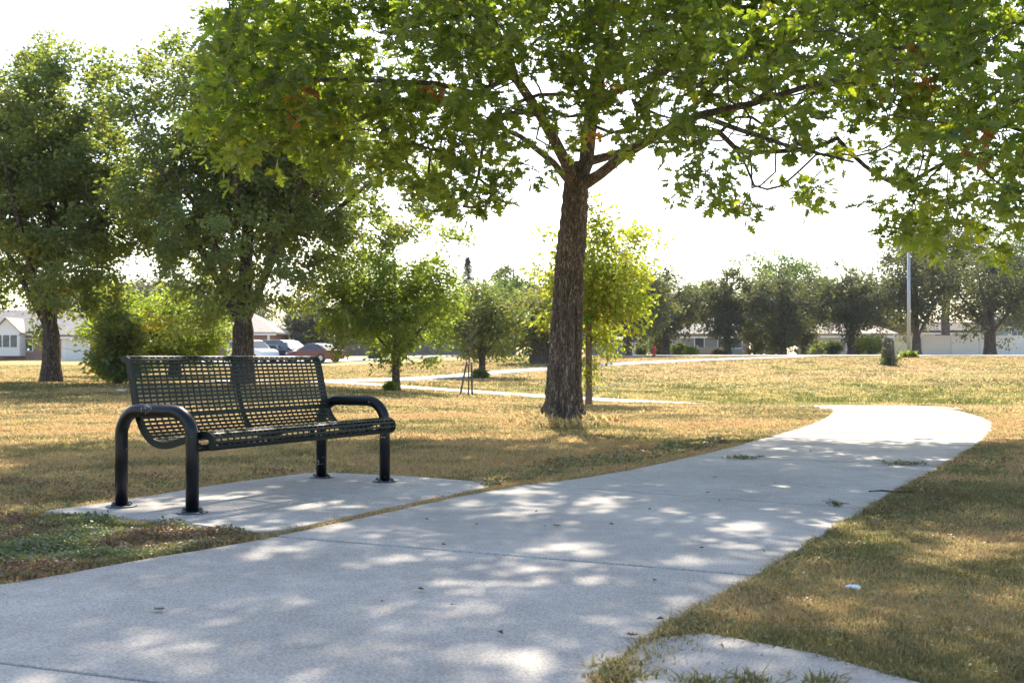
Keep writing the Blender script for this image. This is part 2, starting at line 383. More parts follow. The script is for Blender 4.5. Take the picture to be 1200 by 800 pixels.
for (l, r) in cuts:
    a, b = Vector(l[1]), Vector(r[1]); mid = (a+b)/2; mb.box((mid.x, mid.y, -.03), ((b-a).length-.05, .05, .02), math.atan2(b.y-a.y, b.x-a.x))
tag(mb.build('soil', M_DIRT), kind='structure')
full_path = [tuple(p) for p in Ls]+[tuple(p) for p in Rs[::-1]]
# bench pad
PAD = [w2(45, 600), w2(130, 588), w2(250, 568), w2(352, 555), w2(372, 553.5), w2(470, 557), w2(574, 565), w2(588, 568.5), w2(450, 598), w2(336, 622), w2(300, 625), w2(200, 613)]
def inset(P, g_): P = np.array(P); c = P.mean(0); return [tuple(c+(p-c)*(1-g_/np.linalg.norm(p-c))) for p in P]
mb = MB(); mb.prism(inset(PAD, .03)[::-1], -.12, .006); pad = mb.build('bench_pad', M_CONC, bevel=.008); tag(pad, kind='structure')
SIDE = [(.30, 3.30), (.345, 3.42), w2(758, 748), w2(822, 740), w2(860, 746), w2(960, 765), w2(1070, 796), (1.25, 2.9), (1.0, 2.72), (.6, 2.85), (.34, 3.08)]
mb = MB(); mb.prism(SIDE[::-1] if False else SIDE, -.12, .0); sd = mb.build('side_path', M_CONC, bevel=.008); tag(sd, kind='structure')

def ribbon(name, pts, width, lift, matl, step=.6):
    P = smooth_poly(pts, 3); L = np.linalg.norm(np.diff(P, axis=0), axis=1).sum(); P = resample(P, int(L/step)+2)
    T = np.gradient(P, axis=0); T /= np.linalg.norm(T, axis=1, keepdims=True); N = np.stack([-T[:, 1], T[:, 0]], 1)
    K = 7; rows = []
    for k in range(K):
        o_ = (k/(K-1)-.5)*width; q = P+N*o_; rows.append(np.stack([q[:, 0], q[:, 1], gz(q[:, 0], q[:, 1])+lift], 1))
    skirt = lambda r: r-np.array([0, 0, .15])
    rows = [skirt(rows[0])]+rows+[skirt(rows[-1])]
    V = np.concatenate(rows); n = len(P); Qs = []
    for k in range(len(rows)-1):
        a = np.arange(n-1)+k*n; Qs.append(np.stack([a, a+n, a+n+1, a+1], 1)[:, ::-1])
    Qs = np.concatenate(Qs); ob = np_mesh(name, V, Qs.ravel(), np.full(len(Qs), 4), matl); tag(ob, kind='structure')
    return P
RP1 = ribbon('path', [(6.6, 19.9), (6.9, 22.5), (6.2, 26), (4.4, 31), (1.2, 35.6), (-2.2, 36.6), (-4.0, 37.2), (-6.2, 38.6)], 2.4, .0, M_CONC2, .4)
RP2 = ribbon('path', [(-9.2, 36.0), (-6.4, 39.5), (-2.5, 53), (2, 60.5), (9, 67), (14.5, 70.5), (20, 77)], 1.6, .0, M_CONC2, .5)
RP3 = ribbon('street', [(-5, 116), (-8.5, 104), (-13, 94), (-20, 91), (-26, 91.5)], 9.5, .03, M_CONC2, 1)
RP4 = ribbon('road', [(6, 81), (30, 80.5), (60, 80.5), (110, 81)], 7.5, .03, M_CONC2, 1)

# ------------------------------------------------------------------ grass
def near_path(X, Y, P, wd):
    m = np.zeros(len(X), bool)
    for p in P[::2]: m |= (X-p[0])**2+(Y-p[1])**2 < wd*wd
    return m
def blocked(X, Y):
    b = inpoly(X, Y, full_path) | inpoly(X, Y, PAD) | inpoly(X, Y, SIDE)
    return b
rng = np.random.default_rng(11)
def grass_zone(Y0, Y1, dens, hmin, hmax, wid, edge=.55, smin=-.5, marg=.6):
    area = 0; 
    Ym = max(abs(Y1), 1); xw = .52*Ym+marg
    n = int(dens*(Y1-Y0)*2*xw); X = rng.uniform(-xw, xw, n); Y = rng.uniform(Y0, Y1, n)
    k = np.abs(X) < .52*Y+marg; X, Y = X[k], Y[k]
    k = ~blocked(X, Y); X, Y = X[k], Y[k]
    k = ~near_path(X, Y, RP1, 1.25); X, Y = X[k], Y[k]
    if Y1 > 32: k = ~near_path(X, Y, RP2, 1.4); X, Y = X[k], Y[k]
    # density mottling
    k = rng.random(len(X)) < .45+.8*vnoise(X, Y, .35, 21); X, Y = X[k], Y[k]
    h = rng.uniform(hmin, hmax, len(X))*(.5+.6*vnoise(X, Y, .5, 8)+.7*vnoise(X, Y, .07*max(1, Y0/6), 9)**2); wv = wid*rng.uniform(.6, 1.4, len(X))
    return X, Y, h, wv
zones = [(2.6, 4.2, 30000, .006, .024, .0015), (4.2, 6.0, 19000, .008, .026, .0020), (6.0, 8.0, 11000, .010, .030, .0028), (8.0, 12, 4200, .014, .036, .0046), (12, 18, 1700, .018, .04, .008), (18, 28, 420, .025, .05, .016), (28, 45, 170, .02, .045, .022), (45, 76, 75, .025, .05, .035)]
XS, YS_, HS, WS = [np.concatenate(q) for q in zip(*[grass_zone(*z) for z in zones])]
# longer blades along the edges of the paving
def edge_blades(poly, n_per_m, out, spread, hmin, hmax, wid, ymax=22, closed=False):
    P = np.array(poly+[poly[0]] if closed else poly); X = []; Y = []
    for a, b in zip(P[:-1], P[1:]):
        L = np.linalg.norm(b-a); mid = (a+b)/2
        if mid[1] > ymax or L < 1e-6: continue
        dn = n_per_m*min(1, 7/max(mid[1], 1)); n = int(L*dn); t_ = rng.random(n)[:, None]; q = a+(b-a)*t_
        d = (b-a)/L; nr = np.array([-d[1], d[0]])*out
        q = q+nr*(rng.gamma(1.3, spread, n)[:, None]-.02); X.append(q[:, 0]); Y.append(q[:, 1])
    X = np.concatenate(X); Y = np.concatenate(Y)
    k = rng.random(len(X)) < np.clip(1.7*vnoise(X, Y, .22, 31)-.25, 0, 1); X, Y = X[k], Y[k]
    h = rng.uniform(hmin, hmax, len(X)); wv = wid*rng.uniform(.6, 1.4, len(X))*np.clip(Y/6, 1, 3)
    return X, Y, h, wv
eb = [edge_blades([tuple(p) for p in Ls], 1300, 1, .04, .010, .038, .0026), edge_blades([tuple(p) for p in Rs], 2200, -1, .05, .012, .042, .0026),
      edge_blades(SIDE[:7], 1100, 1, .02, .01, .03, .0024), edge_blades(PAD[:8], 800, 1, .04, .012, .035, .003),
      edge_blades([w2(470, 592), w2(340, 622)], 1100, 1, .015, .006, .02, .003)]
for e in eb:
    XS = np.append(XS, e[0]); YS_ = np.append(YS_, e[1]); HS = np.append(HS, e[2]); WS = np.append(WS, e[3])
# clumps of fresh shoots around the oak's foot and a few tufts
def tuft(cx, cy, n, r, h):
    global XS, YS_, HS, WS
    XS = np.append(XS, rng.normal(cx, r, n)); YS_ = np.append(YS_, rng.normal(cy, r, n)); HS = np.append(HS, rng.uniform(.4*h, h, n)); WS = np.append(WS, np.full(n, .0012*cy))
for cx, cy in [w2(640, 498), w2(705, 492), w2(625, 492), w2(655, 500), w2(675, 500), w2(615, 494)]: tuft(cx, cy, 160, .16, .16)
for cx, cy in [w2(735, 792), w2(820, 799), w2(880, 799), w2(722, 780), w2(960, 799), w2(712, 795)]: tuft(cx, cy, 130, .03, .045)
N = len(XS); ZS = gz(XS, YS_)-.03
an = rng.uniform(0, 2*PI, N); lean = rng.gamma(2.2, .55, N)*HS; HS = HS*np.where((YS_ > 26) & (ZS < -.1), 1+2.2*np.clip(vnoise(XS/2.5, YS_, 1.2, 45)-.62, 0, 1)*4, 1); wx = np.cos(an+PI/2+rng.normal(0, .6, N)); wy = np.sin(an+PI/2)
lx = np.cos(an)*lean; ly = np.sin(an)*lean
b0 = np.stack([XS-wx*WS, YS_-wy*WS, ZS], 1); b1 = np.stack([XS+wx*WS, YS_+wy*WS, ZS], 1)
mz = ZS+.03+HS*.45-.01; m0 = np.stack([XS+lx*.35-wx*WS*.8, YS_+ly*.35-wy*WS*.8, mz], 1); m1 = np.stack([XS+lx*.35+wx*WS*.8, YS_+ly*.35+wy*WS*.8, mz], 1)
tp = np.stack([XS+lx, YS_+ly, ZS+.02+HS*rng.uniform(.6, 1.0, N)], 1)
V = np.stack([b0, b1, m0, m1, tp], 1).reshape(-1, 3)
flat = rng.random(N) < .3
tp[flat, 2] = ZS[flat]+.03+HS[flat]*.25; tp[flat, 0] += lx[flat]*1.2; tp[flat, 1] += ly[flat]*1.2
bi = np.arange(N)*5
loops = np.stack([bi, bi+1, bi+3, bi+2, bi+2, bi+3, bi+4], 1).ravel(); tot = np.tile([4, 3], N)
gm = vnoise(XS, YS_, 1.4, 40)*.5+vnoise(XS, YS_, .4, 41)*.5
edge_g = 0
tone = np.clip(rng.normal(.54, .24, N)-(gm-.46)*2.0, 0, 1); tone -= np.clip((-.08-ZS)*1.3, 0, .33)*np.clip(vnoise(XS, YS_, 2.5, 44)*2-.2, 0, 1.3); tone[flat] = np.clip(tone[flat]+.2, 0, .8)
tone = np.where(rng.random(N) < .08, rng.uniform(.8, 1, N), tone)
o = np_mesh('grass', V, loops, tot, M_BLADE, tone=np.repeat(tone, 2)); tag(o, kind='stuff')
print('grass blades', N)

# ------------------------------------------------------------------ leaves and trees
def tmpl_oak():
    R_ = [(.10, .03), (.18, .20), (.25, .08), (.38, .42), (.50, .12), (.62, .37), (.72, .11), (.85, .19)]
    v = [(0, 0, 0)]+[(u, v_, abs(v_)*.25) for u, v_ in R_]+[(1, 0, -.06)]+[(u, -v_, abs(v_)*.25) for u, v_ in R_[::-1]]
    f = [list(range(0, 10)), [0]+list(range(9, 18))]
    return np.array(v, float), f
def tmpl_simple(wd=.3):
    return np.array([(0, 0, 0), (.42, wd, .1), (1, 0, -.08), (.42, -wd, .1)], float), [[0, 1, 2], [0, 2, 3]]
def tmpl_clover():
    return np.array([(0, 0, 0), (.5, .42, .06), (1, .25, 0), (1, -.25, 0), (.5, -.42, .06)], float), [[0, 1, 2, 3, 4]]
def place_leaves(name, C_, out, size, tmpl, m, tone, rng, parent=None, updir=.75, droop=.25, jitter=.8):
    T, F_ = tmpl; n = len(C_)
    d = out+rng.normal(0, .9, (n, 3)); d[:, 2] = d[:, 2]*.5-droop; d /= np.linalg.norm(d, axis=1, keepdims=True)
    nn = rng.normal(0, jitter, (n, 3)); nn[:, 2] += updir
    nn -= d*(nn*d).sum(1, keepdims=True); nn /= np.maximum(np.linalg.norm(nn, axis=1, keepdims=True), 1e-6)
    s = np.cross(nn, d)
    V = C_[:, None, :]+size[:, None, None]*(d[:, None, :]*T[None, :, 0:1]+s[:, None, :]*T[None, :, 1:2]+nn[:, None, :]*T[None, :, 2:3])
    k = len(T); fl = np.concatenate(F_); tt = np.array([len(f) for f in F_])
    loops = (np.arange(n)[:, None]*k+fl[None, :]).ravel(); tot = np.tile(tt, n)
    return np_mesh(name, V.reshape(-1, 3), loops, tot, m, tone=np.repeat(np.clip(tone, 0, 1), len(F_)), parent=parent)

class Skel:
    def __init__(s): s.p = []; s.par = []; s.r = []; s.ok = []
    def add(s, p, par, r=None, ok=True):
        s.p.append(np.array(p, float)); s.par.append(par); s.r.append(r); s.ok.append(ok); return len(s.p)-1
    def line(s, pts, par, n_sub=3, ok=True):
        """pts: (pos, radius)"""
        ids = []; last = par
        for i, (p, r) in enumerate(pts):
            p = np.array(p, float)
            if last is not None and last >= 0 and n_sub > 1:
                a = s.p[last]; ra = s.r[last] if s.r[last] is not None else r; base = last
                if i == 0: ra = r*1.15
                L = np.linalg.norm(p-a); m = max(1, int(L/.35))
                for k in range(1, m):
                    t_ = k/m; last = s.add(a+(p-a)*t_, last, ra+(r-ra)*t_, ok)
            last = s.add(p, last, r, ok); ids.append(last)
        return ids
    def grow(s, A, rng, step=.35, tip=.006, center=None, down=.6):
        c = np.array(center) if center is not None else A.mean(0)
        order = np.argsort(((A-c)**2).sum(1))
        cap = len(s.p)+len(A)*14+10; P = np.zeros((cap, 3)); OK = np.zeros(cap, bool); DR = np.zeros((cap, 3))
        n = len(s.p); P[:n] = np.array(s.p); OK[:n] = s.ok
        for i in range(n):
            if s.par[i] >= 0: DR[i] = P[i]-P[s.par[i]]
        for a in A[order]:
            dv = a-P[:n]; d = np.linalg.norm(dv, axis=1); cost = d*(1+down*np.clip(-dv[:, 2]/np.maximum(d, .01), 0, 1))+.0
            DN = np.linalg.norm(DR[:n], axis=1); cs = (dv*DR[:n]).sum(1)/np.maximum(d*DN, 1e-6); cost *= 1+.45*(1-np.where(DN > 0, cs, 1)); cost[~OK[:n]] = 1e9
            j = int(np.argmin(cost)); L = d[j]
            if L < .05: continue
            m = max(1, int(math.ceil(L/step)))
            if n+m >= cap: break
            dr = DR[j]/max(np.linalg.norm(DR[j]), 1e-6); ctl = P[j]+dr*L*.22+(a-P[j])*.3+rng.normal(0, .07*L, 3); last = j
            for k in range(1, m+1):
                t_ = k/m; q = P[j]*(1-t_)**2+2*ctl*t_*(1-t_)+a*t_*t_
                s.p.append(q); s.par.append(last); s.r.append(None); s.ok.append(True)
                P[n] = q; OK[n] = True; DR[n] = q-P[last]; last = n; n += 1
        s.tip = tip
    def finish(s, expo=2.5):
        n = len(s.p); acc = [0.0]*n
        for i in range(n-1, -1, -1):
            if s.r[i] is None:
                v = acc[i]+s.tip**expo if acc[i] == 0 else acc[i]
                s.r[i] = v**(1/expo); 
            if s.par[i] >= 0: acc[s.par[i]] += s.r[i]**expo
        for i in range(n):
            if s.par[i] >= 0: s.r[i] = min(s.r[i], s.r[s.par[i]]*.97)
    def mesh(s, mb, nthick=10, nthin=5, thin=.03, start=0):
        n = len(s.p); kids = [[] for _ in range(n)]
        for i, p in enumerate(s.par):
            if p >= 0: kids[p].append(i)
        stack = [(i, None) for i in range(n) if s.par[i] < 0]
        while stack:
            i, fr = stack.pop(); chain = [] if fr is None else [fr]
            while True:
                chain.append(i); ks = sorted(kids[i], key=lambda q: -s.r[q])
                for q in ks[1:]: stack.append((q, i))
                if not ks: break
                i = ks[0]
            if len(chain) < 2: continue
            rr = [s.r[q] for q in chain]
            if fr is not None: rr[0] = min(rr[0], rr[1]*1.25)
            big = max(rr) > thin
            mb.tube([Vector(s.p[q]) for q in chain], rr, nthick if big else nthin, cap=False)

def crown_pts(rng, n, c, rx, ry, rz, shape='round', lump=.2, gap=.0, bias=2.2):
    out = []
    ph = rng.uniform(0, 2*PI, 8)
    while len(out) < n:
        d = rng.normal(0, 1, 3); d /= np.linalg.norm(d); r = rng.random()**(1/bias)
        az = math.atan2(d[1], d[0]); el = math.asin(d[2])
        r *= 1+lump*(math.sin(3*az+ph[0]+2*el)*.5+math.sin(5*az+ph[1]-3*el)*.3+math.sin(7*el+2*az+ph[2])*.35)
        q = d*r; z = q[2]
        if shape == 'egg': f_ = 1.12-.38*(z+1)/2*1.3
        elif shape == 'cone': f_ = max(.05, 1.0-.5*(z+1)); 
        elif shape == 'vase': f_ = .72+.30*(z+1)/2*1.3
        else: f_ = 1
        p = np.array([q[0]*rx*f_, q[1]*ry*f_, z*rz])+c
        if gap and math.sin(p[0]*1.7+ph[3])*math.sin(p[1]*1.5+ph[4])*math.sin(p[2]*1.9+ph[5]) > 1-gap: continue
        out.append(p)
    return np.array(out)

TREE_N = [0]
def make_tree(name, label, D, xb, crown, trunk_px, m_leaf, m_bark, nat=160, per=110, ls=.12, sig=.3, shape='round', fork=None, lean=0, group=None, cat='tree', seed=None, lump=.22, gap=0, multi=1, ztop=None, wd=.3, tone_mu=.45, nlimb=6, depth=1.0, droop=.25, flare=1.5, straight=False):
    """crown = (x0, x1, ytop, ybottom) as seen; everything becomes real size at distance D"""
    TREE_N[0] += 1; sd_ = seed or 100+TREE_N[0]; rg = np.random.default_rng(sd_)
    X = (xb-600)/F*D; z0 = g(X, D)-.04; root = empty(name, (X, D, z0), 0, label, cat, group)
    x0, x1, yt, yb = crown; cx = ((x0+x1)/2-600)/F*D-X; rx = (x1-x0)/2/F*D; zt = CAM_H+(418-yt)/F*D-z0; zb = CAM_H+(418-yb)/F*D-z0
    cz = (zt+zb)/2; rz = (zt-zb)/2; r0 = trunk_px/2/F*D; fk = fork if fork is not None else max(zb*.9, .35)
    sk = Skel(); i0 = sk.add((0, 0, -.1), -1, r0*flare, False)
    a = sk.line([((lean*.1, 0, .12*1), r0*(1+(flare-1)*.55)), ((lean*.2, 0, fk*.45), r0*1.04), ((lean*.5, 0, fk), r0)], i0, ok=False)
    sk.ok[a[-1]] = True
    if straight: sk.ok = [i_ > len(sk.ok)//3 for i_ in range(len(sk.ok))]
    top = sk.line([((lean+cx*.3, 0, fk+(zt-fk)*.35), r0*.6), ((cx*.7, rg.normal(0, .1), fk+(zt-fk)*.68), r0*.34), ((cx, 0, zt-.12*rz), r0*.1)], a[-1])
    for k in range(nlimb):
        an_ = 2*PI*k/nlimb+rg.uniform(-.4, .4); hh = rg.uniform(0, .3)
        st = a[-1] if hh < .12 else top[0]
        e1 = np.array([cx*.5+math.cos(an_)*rx*.35, math.sin(an_)*rx*.35*depth, fk+(cz-fk)*.55+hh]); e2 = np.array([cx+math.cos(an_)*rx*.72, math.sin(an_)*rx*.72*depth, cz+rg.uniform(-.2, .35)*rz])
        sk.line([(e1, r0*.30), (e2, r0*.10)], st)
    A = crown_pts(rg, nat, np.array([cx, 0, cz]), rx*.93, rx*depth*.93, rz*.95, shape, lump, gap)
    sk.grow(A, rg, step=max(.25, .012*D), tip=max(.005, .00012*D), center=(cx, 0, fk))
    sk.finish(); mb = MB(); sk.mesh(mb, 10, 4, thin=.02+.0005*D)
    mb.build('trunk', m_bark, root)
    C_ = np.repeat(A, per, 0)+rg.normal(0, sig, (len(A)*per, 3))*np.array([1, 1, .75])
    out = C_-np.array([cx, 0, cz]); out /= np.maximum(np.linalg.norm(out, axis=1, keepdims=True), .01)
    tn = np.repeat(rg.normal(tone_mu, .16, len(A)), per)+rg.normal(0, .17, len(C_))
    k = C_[:, 2] > .15; C_, out, tn = C_[k], out[k], tn[k]
    place_leaves('crown', C_, out, ls*rg.uniform(.7, 1.3, len(C_)), tmpl_simple(wd), m_leaf, tn, rg, parent=root, droop=droop)
    return root

# ---- the big shade oak beside the path
def oak():
    rg = np.random.default_rng(77); D0 = 16.5; root = empty('oak_tree', (at(660, 490, D0).x, D0, 0), 0, 'large oak with thick grey brown trunk standing beside the path behind the bench', 'tree')
    org = np.array([root.location.x, D0, 0.0])
    def A3(x, y, D): return np.array(at(x, y, D))-org
    sk = Skel(); s = D0/F
    # trunk as a dense displaced column
    prof = [(498, 656, 31), (492, 658, 28), (484, 659, 25), (470, 660.5, 22), (450, 661, 21), (417, 662.5, 19.2), (383, 663.8, 18.4), (350, 665.5, 17.6), (317, 667, 17.3), (283, 670, 17), (250, 673, 16), (222, 674.5, 15.4), (205, 677, 14), (190, 681, 11)]
    zz = np.array([CAM_H+(418-p[0])*s for p in prof]); xx = np.array([(p[1]-600)*s-org[0] for p in prof]); rr = np.array([p[2]*s*.97 for p in prof])
    H = 300; W = 288; hz = np.linspace(-.12, zz[-1], H); cx = np.interp(hz, zz, xx); rad = np.interp(hz, zz, rr)
    th = np.linspace(0, 2*PI, W, endpoint=False); TH, HZ = np.meshgrid(th, hz)
    wob = .12*np.sin(HZ*2.1)+.05*np.sin(HZ*7)
    r2 = np.random.default_rng(5); disp = np.zeros_like(TH)
    for fq, am, vs_ in ((9, .010, 2.2), (17, .010, 3.5), (29, .009, 6), (43, .006, 11)):
        for _ in range(3):
            disp += am/1.7*np.sin(round(fq*r2.uniform(.8, 1.2))*TH+3.0*np.sin(HZ*vs_*r2.uniform(.5, 1.2)+r2.uniform(0, 6))+r2.uniform(0, 6))
    disp = np.where(disp > 0, disp*.6, disp)
    fade = np.clip((3.2-HZ)/1.6, .35, 1); disp *= fade
    # root flares
    fl = np.clip(1-HZ/.45, 0, 1)**2; disp += fl*(.075*np.sin(5*TH+.7)+.035*np.sin(9*TH+2))*.9
    # long vertical fissure facing the path
    fa = -PI/2+.68+.05*np.sin(HZ*3); dth = (TH-fa+PI) % (2*PI)-PI; fm = np.exp(-(dth/.06)**2)*np.clip((HZ-.15)/.2, 0, 1)*np.clip((1.75-HZ)/.35, 0, 1)
    disp -= .075*fm; disp += .012*np.exp(-((np.abs(dth)-.13)/.06)**2)*np.clip((HZ-.15)/.2, 0, 1)*np.clip((1.9-HZ)/.35, 0, 1)
    # branch collars: horizontal ripples high on the stem
    disp += .006*np.sin(HZ*34+np.sin(TH*2)*1.5)*np.clip((HZ-2.0)/.5, 0, 1)
    # pruning knot
    kd = ((TH-(-PI/2-.55)+PI) % (2*PI)-PI); disp += .045*np.exp(-((kd/.35)**2+((HZ-2.62)/.13)**2))
    R_ = rad[:, None]+disp
    Vt = np.stack([cx[:, None]+R_*np.cos(TH), R_*np.sin(TH)+.0*HZ, HZ], 2).reshape(-1, 3)
    i = (np.arange(H-1)[:, None]*W+np.arange(W)[None, :]); j = (np.arange(H-1)[:, None]*W+(np.arange(W)+1)[None, :] % W)
    Qt = np.stack([i, j, j+W, i+W], 2).reshape(-1, 4)
    # limbs
    b0 = sk.add(np.array([xx[8], 0, zz[8]]), -1, rr[8]*.6, False)
    st = sk.line([(np.array([xx[11], 0, zz[11]]), rr[11]*.80)], b0, ok=False)[-1]
    lead = sk.line([(A3(687, 190, 16.5), .140), (A3(690, 159, 16.5), .132), (A3(695, 118, 16.6), .12), (A3(707, 68, 16.8), .10), (A3(707, 30, 16.9), .09), (A3(712, -60, 17), .08), (A3(720, -180, 17), .062), (A3(715, -330, 16.8), .04), (A3(700, -470, 16.5), .02)], st)
    L1 = sk.line([(A3(668, 200, 16.35), .085), (A3(650, 165, 16.1), .078), (A3(633, 135, 15.9), .07), (A3(602, 88, 15.5), .062), (A3(592, 51, 15.2), .058), (A3(569, 27, 15), .052), (A3(535, 0, 14.7), .045), (A3(480, -50, 14.3), .032), (A3(420, -100, 14), .02)], st)
    R1 = sk.line([(A3(702, 205, 16.2), .078), (A3(731, 182, 15.6), .068), (A3(781, 152, 14.9), .06), (A3(820, 135, 14.3), .05), (A3(880, 122, 13.3), .04), (A3(950, 100, 12.5), .03), (A3(1040, 80, 11.8), .02)], st)
    R2 = sk.line([(A3(724, 180, 16.7), .058), (A3(770, 160, 17.1), .05), (A3(830, 110, 17.6), .042), (A3(900, 40, 18.2), .034), (A3(960, -30, 18.5), .02)], lead[0])
    R3 = sk.line([(A3(760, 92, 15.8), .05), (A3(830, 60, 14.9), .042), (A3(930, 20, 13.6), .034), (A3(1060, -40, 12.3), .022)], lead[2])
    L2 = sk.line([(A3(648, 190, 16.9), .05), (A3(610, 160, 17.3), .04), (A3(540, 130, 18), .03), (A3(470, 90, 18.5), .02)], st)
    L3 = sk.line([(A3(559, 110, 14.6), .036), (A3(511, 98, 13.9), .03), (A3(400, 93, 13.2), .024), (A3(310, 95, 12.7), .016)], L1[3])
    sk.line([(A3(760, -70, 17.8), .05), (A3(850, -200, 18.5), .03)], lead[4]); sk.line([(A3(690, 30, 15.2), .05), (A3(680, -120, 13), .04), (A3(640, -300, 11.5), .02)], lead[3])
    sk.line([(A3(960, 62, 12.6), .022), (A3(1080, 55, 11.8), .018), (A3(1199, 25, 11.3), .012)], R1[4])
    sk.line([(A3(620, -130, 17.5), .05), (A3(520, -260, 18), .03)], lead[5])
    sk.line([(A3(860, 150, 12.8), .03), (A3(920, 170, 11.7), .02), (A3(1000, 190, 10.8), .012)], R1[3])
    # attraction points: ellipsoidal crown with low hanging skirts; high front lobe unseen, added for foreground shade
    ells = [((1.2, 15.3, 7.7), (7.0, 7.0, 5.0), 1150, 1.9), ((.8, 17.6, 6.6), (4.5, 2.4, 2.4), 230, 3), ((.6, 14.2, 6.0), (3.2, 2.2, 1.6), 110, 3), ((4.6, 12.2, 4.3), (3.9, 3.3, 2.7), 660, 3), ((-.4, 11.0, 8.0), (4.0, 2.2, 1.8), 200, 3), ((-1.2, 14.6, 3.8), (2.7, 2.0, 1.7), 230, 3), ((-3.7, 14.0, 4.6), (2.0, 2.2, 1.9), 150, 3), ((1.2, 15, 4.8), (3, 3.5, 1.6), 120, 3), ((7.0, 12.5, 4.5), (2.5, 3, 2.6), 130, 3)]
    low = np.array([(-400, -60), (0, 0), (150, 150), (170, 172), (200, 168), (240, 205), (290, 188), (330, 180), (380, 200), (420, 190), (455, 195), (490, 222), (515, 262), (545, 275), (580, 268), (600, 225), (620, 210), (650, 195), (668, 178), (700, 195), (725, 222), (745, 205), (765, 190), (790, 222), (815, 245), (850, 243), (874, 250), (890, 215), (905, 210), (920, 240), (938, 258), (958, 235), (980, 212), (1000, 220), (1030, 245), (1060, 285), (1100, 302), (1150, 290), (1200, 290), (1300, 300), (1700, 330)])
    left = lambda y: np.interp(y, [-400, -50, 0, 60, 100, 140, 185], [120, 250, 272, 250, 255, 225, 185])
    LP = np.array(sk.p)
    A = []
    for c, r, n, bias in ells:
        q = crown_pts(rg, n*2, np.array(c), *r, lump=.12, bias=bias); m = 0
        for p in q:
            if m >= n: break
            if p[2] < 1.7 or p[1] < 6.5: continue
            if p[1]-p[2] > 12.4-.12*abs(p[0]-1): continue
            u = 600+p[0]/p[1]*F; v_ = 418-(p[2]-CAM_H)/p[1]*F
            if v_ > np.interp(u, low[:, 0], low[:, 1]): continue
            if v_ > -400 and u < left(v_): continue
            # bare interior round the stem and main limbs
            if p[2] < 6.0 and min(np.linalg.norm(LP-(p-org), axis=1)) < .38: continue
            if p[2] < 5.0 and abs(p[0]-.95-.1*(p[1]-16.5)) < .8 and 14.5 < p[1] < 17: continue
            # thin zones: sky gaps, then holes shaped for sun patches on path and grass
            if abs(p[0]-.9) < 1.1 and abs(p[1]-16.5) < 1.2 and p[2] < 4.2: continue
            if math.sin(p[0]*1.25+.8)*math.sin(p[1]*1.1+1)*math.sin(p[2]*1.6) > .40: continue
            if p[2] > 8.3 and rg.random() < .35: continue
            if p[2] > 3.5 and 4.2 < p[1]-p[2] < 6.8 and 1.5 < p[0] < 3.6 and rg.random() < .6: continue
            if p[2] > 5.4 and 5.0 < p[1]-p[2] < 8.3 and abs(p[0]-.45*(p[1]-p[2]-6.5)-.2) < 1.6 and rg.random() < .5: continue
            A.append(p-org); m += 1
    A = np.array(A)
    sk.grow(A, rg, step=.3, tip=.0045, center=(0.2, 0, 3.6), down=.25); sk.finish()
    # mesh: column + limbs
    mb = MB(); sk.mesh(mb, 12, 5, thin=.02)
    me_v = np.concatenate([Vt, np.array([tuple(v) for v in mb.v])]); off = len(Vt)
    fl_ = [np.array(f)+off for f in mb.f]
    loops = np.concatenate([Qt.ravel()]+fl_); tot = np.concatenate([np.full(len(Qt), 4), np.array([len(f) for f in mb.f])])
    np_mesh('trunk', me_v, loops, tot, M_BARK, smooth=True, parent=root)
    # leaves hang in sprays along the outer twigs
    npts = len(sk.p); haskid = np.zeros(npts, bool)
    for q, pr in enumerate(sk.par):
        if pr >= 0: haskid[pr] = True
    P = np.array(sk.p); R__ = np.array(sk.r)
    seg = np.where((R__ < .0115))[0]; 
    base = P[seg]; per = 11
    tipm = ~haskid[seg]
    ncl = np.where(tipm, 3, 0)+(rg.random(len(seg)) < .95)*1+(rg.random(len(seg)) < .35)*1
    K9 = 9; cc = np.repeat(base, ncl, 0); cc = cc+rg.normal(0, 1, cc.shape)*np.array([.15, .15, .11]); C_ = np.repeat(cc, K9, 0); off_ = rg.normal(0, 1, C_.shape); off_ /= np.linalg.norm(off_, axis=1, keepdims=True)
    C_ = C_+off_*rg.uniform(.01, .09, len(C_))[:, None]; reps = ncl*K9
    pd = P[seg]-P[np.array(sk.par)[seg]]; pd /= np.maximum(np.linalg.norm(pd, axis=1, keepdims=True), 1e-5); out = np.repeat(pd, reps, 0)*.6+off_*1.1
    W_ = C_+org
    u = 600+W_[:, 0]/W_[:, 1]*F; v_ = 418-(W_[:, 2]-CAM_H)/W_[:, 1]*F
    ok = ~((np.abs(u-672) < 34) & (v_ > 215)); ok &= ~((v_ > np.interp(u, low[:, 0], low[:, 1])+34))
    C_, out = C_[ok], out[ok]
    tn = np.clip(.42+.35*(vnoise(C_[:, 0]+C_[:, 2], C_[:, 1], .8, 3)-.5)+rg.normal(0, .16, len(C_)), 0, .90)
    # dead brown sprays
    for (x, y, D) in [(662, 68, 15.2), (675, 75, 15.3), (700, 8, 15), (688, 152, 15.4), (683, 158, 15.4), (1067, 70, 11.4), (1077, 92, 11.3), (1133, 160, 10.8), (512, 108, 13.6), (352, 112, 12.8), (720, 105, 15.2), (830, 60, 13.8), (655, 60, 15.2)]:
        c = A3(x, y, D); n = 16; tgt = c+rg.normal(0, .085, (n, 3)); C_ = np.concatenate([C_, tgt]); out = np.concatenate([out, rg.normal(0, 1, (n, 3))*.3+np.array([0, 0, -.6])]); tn = np.concatenate([tn, rg.uniform(.965, 1, n)])
    print('oak leaves', len(C_))
